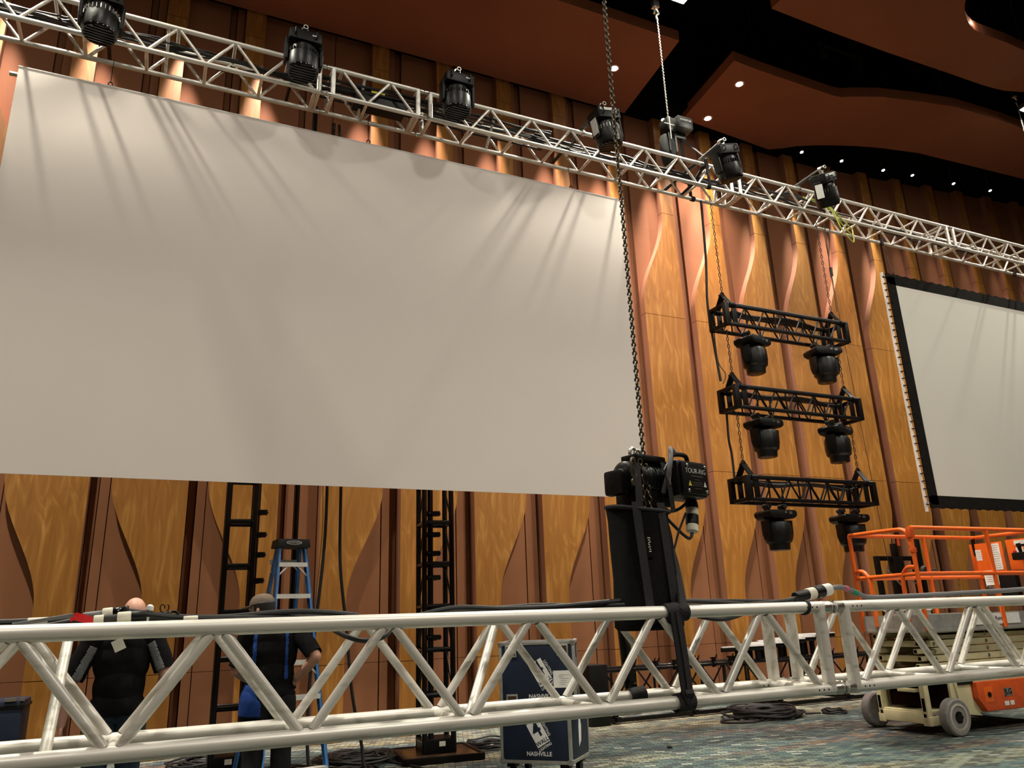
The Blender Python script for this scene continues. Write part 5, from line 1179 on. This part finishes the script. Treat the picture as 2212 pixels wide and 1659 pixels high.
cn = thing('cable_connector', 'lower black connector with two white tape bands resting on the truss chord', 'connector', o1)
band(o1, ax1, .0, .028, .015, 'gaffer_white', cn); band(o1, ax1, .026, .070, .013, 'dark_rig', cn, 'plug'); band(o1, ax1, .066, .106, .019, 'gaffer_white', cn); band(o1, ax1, .104, .150, .018, 'black_plastic', cn, 'plug')
mb = MB(); mb.box((-.062, 2.745, FZ+FS-.042), (.032, .003, .034), Matrix.Rotation(-.45, 3, 'Y')); part('tape_tail', mb, 'gaffer_white', cn)
mb = MB(); q0, q1 = Vector((-.196, 2.86, 1.484)), Vector((-.135, 2.83, 1.462)); mb.strip([q0+Vector((-.012, .01, -.006)), q0, (q0+q1)/2+Vector((0, 0, .002)), q1, q1+Vector((.01, .01, -.015))], .024, .003, (.25, .2, .9)); single('ratchet_strap', mb, 'red_tape', 'bright red strap end on the truss top at the left', 'strap', q0)
mb = MB(); mb.tube((-.36, 2.85, ZC+.000), (-.20, 2.85, ZC+.024), .004); mb.tube((-.36, 2.846, ZC+.005), (-.20, 2.846, ZC+.029), .002); single('thin_lead', mb, 'grey_cable', 'thin grey lead leaning up to the red strap on the truss top', 'cable', (-.36, 2.85, ZC))
mb = MB(); mb.lathe([(.006, -.03), (.008, -.02), (.007, .008), (.012, .010), (.011, .022), (.004, .028)], (.012, 2.88, 1.488), (.2, 0, 1), 12); single('cable_plug', mb, 'white_paint', 'small pale plug standing on the truss beside the bald head', 'plug', (.012, 2.88, ZC))
mb = MB(); mb.tube((-.05, 2.885, 1.492), (.0, 2.885, 1.486), .010); single('tape_roll_core', mb, 'grey_cable', 'short pale grey sleeve lying in front of the bald head', 'sleeve', (-.05, 2.885, 1.49))
mb = MB(); mb.path([Vector((.050+.010*math.cos(a)+.002*a, 2.9, 1.502+.013*math.sin(a))) for a in [2*PI*k/18*1.2 for k in range(19)]], .0022, 6)
mb.path(catmull([(.03, 2.9, 1.482), (.05, 2.89, 1.488), (.07, 2.9, 1.482), (.085, 2.91, 1.492), (.10, 2.9, 1.488), (.105, 2.9, 1.47)], 5), .0045, 6); mb.tube((.04, 2.9, 1.48), (.075, 2.9, 1.488), .006); single('safety_wire', mb, 'black_metal', 'black wire loop with clip on the truss top right of the bald head', 'wire', (.05, 2.9, ZC))
mb = MB(); mb.lathe([(.012, 0), (.0125, .004), (.0125, .05), (.012, .055)], (-.33, 2.93, ZC+.010), (1, 0, .02), 12); single('tape_wrap', mb, 'gaffer_white', 'white tape wrapped on the black cable at the far left', 'tape', (-.33, 2.93, ZC))
mb = MB(); mb.lathe([(.0105, 0), (.011, .004), (.011, .04), (.0105, .045)], (.12, 2.90, ZC+.004), (1, 0, 0), 12); single('tape_wrap', mb, 'gaffer_white', 'pale tape wrapped on the cable between the two people', 'tape', (.12, 2.90, ZC))
# hoist control cable running down from the plug
mb = MB(); mb.path(catmull([(2.245, 2.93, 1.875), (2.19, 2.93, 1.78), (2.135, 2.92, 1.66), (2.11, 2.93, 1.55), (2.11, 2.95, 1.46)], 6), .0055, 7); single('control_cable', mb, 'rubber_cable', 'thin black cable slanting from the taped plug to the sling', 'cable', (2.245, 2.93, 1.875))
# ================================================================ cables on the floor
def coil(cx, cy, r, n, label, seed, tail, rr=.013, z=.0, name='cable_coil'):
    random.seed(seed); mb = MB()
    for q in range(n):
        R = r*random.uniform(.45, 1.05); ox, oy = random.uniform(-.12, .12)*r*2, random.uniform(-.12, .12)*r*2; ph = random.uniform(0, 6); zz = rr+z*(q/n)*random.uniform(.4, 1)
        mb.path([Vector((cx+ox+R*math.cos(a+ph), cy+oy+R*random.uniform(.97, 1.03)*math.sin(a+ph), zz+.02*math.sin(a*2+ph)**2*(z > 0))) for a in [2*PI*k/26 for k in range(26)]], rr, 6, closed=True)
    for t in tail: mb.path(catmull([Vector((x, y, rr)) for x, y in t], 6), rr, 6)
    return single(name, mb, 'rubber_cable', label, 'cable', (cx, cy, 0))
coil(8.20, 9.35, .50, 22, 'heap of coiled black cable on the carpet left of the scissor lift', 1, [[(7.7, 9.3), (7.45, 9.35), (7.3, 9.15), (7.6, 8.95), (7.9, 9.05)]], .016, .16)
coil(9.15, 9.05, .16, 4, 'small loop of black cable on the carpet beside the lift wheel', 2, [[(9.0, 9.1), (8.8, 9.2)]], .014, .04)
coil(2.25, 9.3, .40, 12, 'heap of black cable on the carpet between ladder and right tower', 3, [[(1.8, 9.2), (1.5, 9.5), (1.2, 9.3)], [(2.5, 9.2), (2.75, 8.2), (2.2, 8.0)]], .013, .08)
coil(.75, 10.05, .35, 9, 'tangle of black cable on the carpet behind the ladder', 4, [[(1.0, 9.9), (1.2, 9.8)]], .012, .06)
coil(.35, 8.9, .40, 12, 'tangle of black cable on the carpet behind the two people', 5, [[(0, 8.8), (-.4, 9.1)], [(.6, 8.9), (.9, 8.4)]], .013, .07)
coil(3.95, 9.35, .30, 6, 'grey cable loop on the carpet right of the tower base plate', 6, [[(3.7, 9.3), (3.5, 9.7)]], .012, .05)
coil(2.1, 8.45, .25, 6, 'small black cable loop on the carpet beside the ladder foot', 7, [], .013, .05)
coil(5.5, 7.9, .035, 2, 'tiny dark cable scrap lying alone on the carpet', 8, [], .005, .01)
mb = MB(); mb.box((4.12, 9.35, .012), (.30, .2, .004), Matrix.Rotation(.4, 3, 'Z')); mb.box((4.05, 9.2, .018), (.2, .16, .003), Matrix.Rotation(-.3, 3, 'Z')); single('paper_scrap', mb, 'paper', 'crumpled pale paper lying beside the grey cable loop', 'paper', (4.1, 9.3, .01))
mb = MB(); mb.path(catmull([(4.2, 9.45, .02), (4.2, 9.44, .12), (4.16, 9.44, .17), (4.11, 9.44, .16)], 5), .012, 6); single('cable_end', mb, 'rubber_cable', 'black cable end standing up from the carpet near the blue cases', 'cable', (4.2, 9.45, 0))
HOUSE_FILL, WASH, DOWN, FLOODK, EXPO = .20, 9.0, 1.7, .20, 0.0
# ================================================================ light
w = bpy.data.worlds.new('world'); sc.world = w; w.use_nodes = True
w.node_tree.nodes['Background'].inputs['Color'].default_value = (.9, .78, .62, 1); w.node_tree.nodes['Background'].inputs['Strength'].default_value = 0.0
def lamp(kind, name, loc, power, col, target=None, size=.3, angle=None, blend=.5, spread=None):
    l = bpy.data.lights.new(name, kind); l.energy = power; l.color = col
    if kind == 'AREA':
        l.shape = 'DISK'; l.size = size
        if spread: l.spread = math.radians(spread)
    elif kind == 'SPOT': l.spot_size = math.radians(angle); l.spot_blend = blend; l.shadow_soft_size = size
    else: l.shadow_soft_size = size
    o = bpy.data.objects.new(name, l); C.objects.link(o); o.location = loc
    if target is not None: o.rotation_euler = (Vector(target)-Vector(loc)).to_track_quat('-Z', 'Y').to_euler()
    return o
WARM = (1.0, .80, .56); NEUT = (1.0, .93, .80); PINK = (1.0, .80, .71)
# unseen fill lamps added high over the room, behind and beside the camera
for i, (x, y, e) in enumerate([(-6, 3.5, 450), (-1, 2.6, 600), (4, 2.4, 650), (10, 2.6, 1900), (16, 3, 900), (-3, -4, 1500), (4, -5, 1800), (11, -5, 2100)]):
    lamp('AREA', 'house_fill', (x, y, 10.6), e*HOUSE_FILL, NEUT, (x, y+.6, 0), .5)
# grazing wall lights in the ceiling slot, one for each panel bay
for k in range(-10, 13):
    x = 8.285 + 1.155*k if k >= -5 else .95 - 1.148*(-6-k)
    white = k in (2, 3, 5)
    xs = x + (.12 if white else 0); far = .12 if k > 5 else 1.0
    lamp('SPOT', 'wall_washer', (xs, 10.60, 10.9), (420 if not white else 330)*WASH*far, (1.0, .95, .88) if white else PINK, (xs+.08, 10.97, 5.2), .03, 25 if not white else 20, 1.0)
q = at(2086, 40, Z=CZ+.10); lamp('POINT', 'cove_lamp', (q.x+.22, q.y+.05, CZ+.13), 13.0, PINK, None, .03)
for p in DL: lamp('SPOT', 'downlight_beam', p+Vector((0, 0, -.02)), 900*DOWN, PINK, p+Vector((0, 0, -5)), .05, 80, .8)
for p in FL: lamp('AREA', 'flood_beam', p+Vector((0, 0, -.02)), 1900*FLOODK, (1.0, .95, .78), p+Vector((0, .06, -5)), .2, spread=104)
sc.view_settings.view_transform = 'Standard'; sc.view_settings.look = 'None'; sc.view_settings.exposure = EXPO; sc.view_settings.gamma = 1.0
sc.view_settings.use_curve_mapping = False
sc.cycles.use_denoising = True; sc.cycles.max_bounces = 7; sc.cycles.sample_clamp_indirect = 6
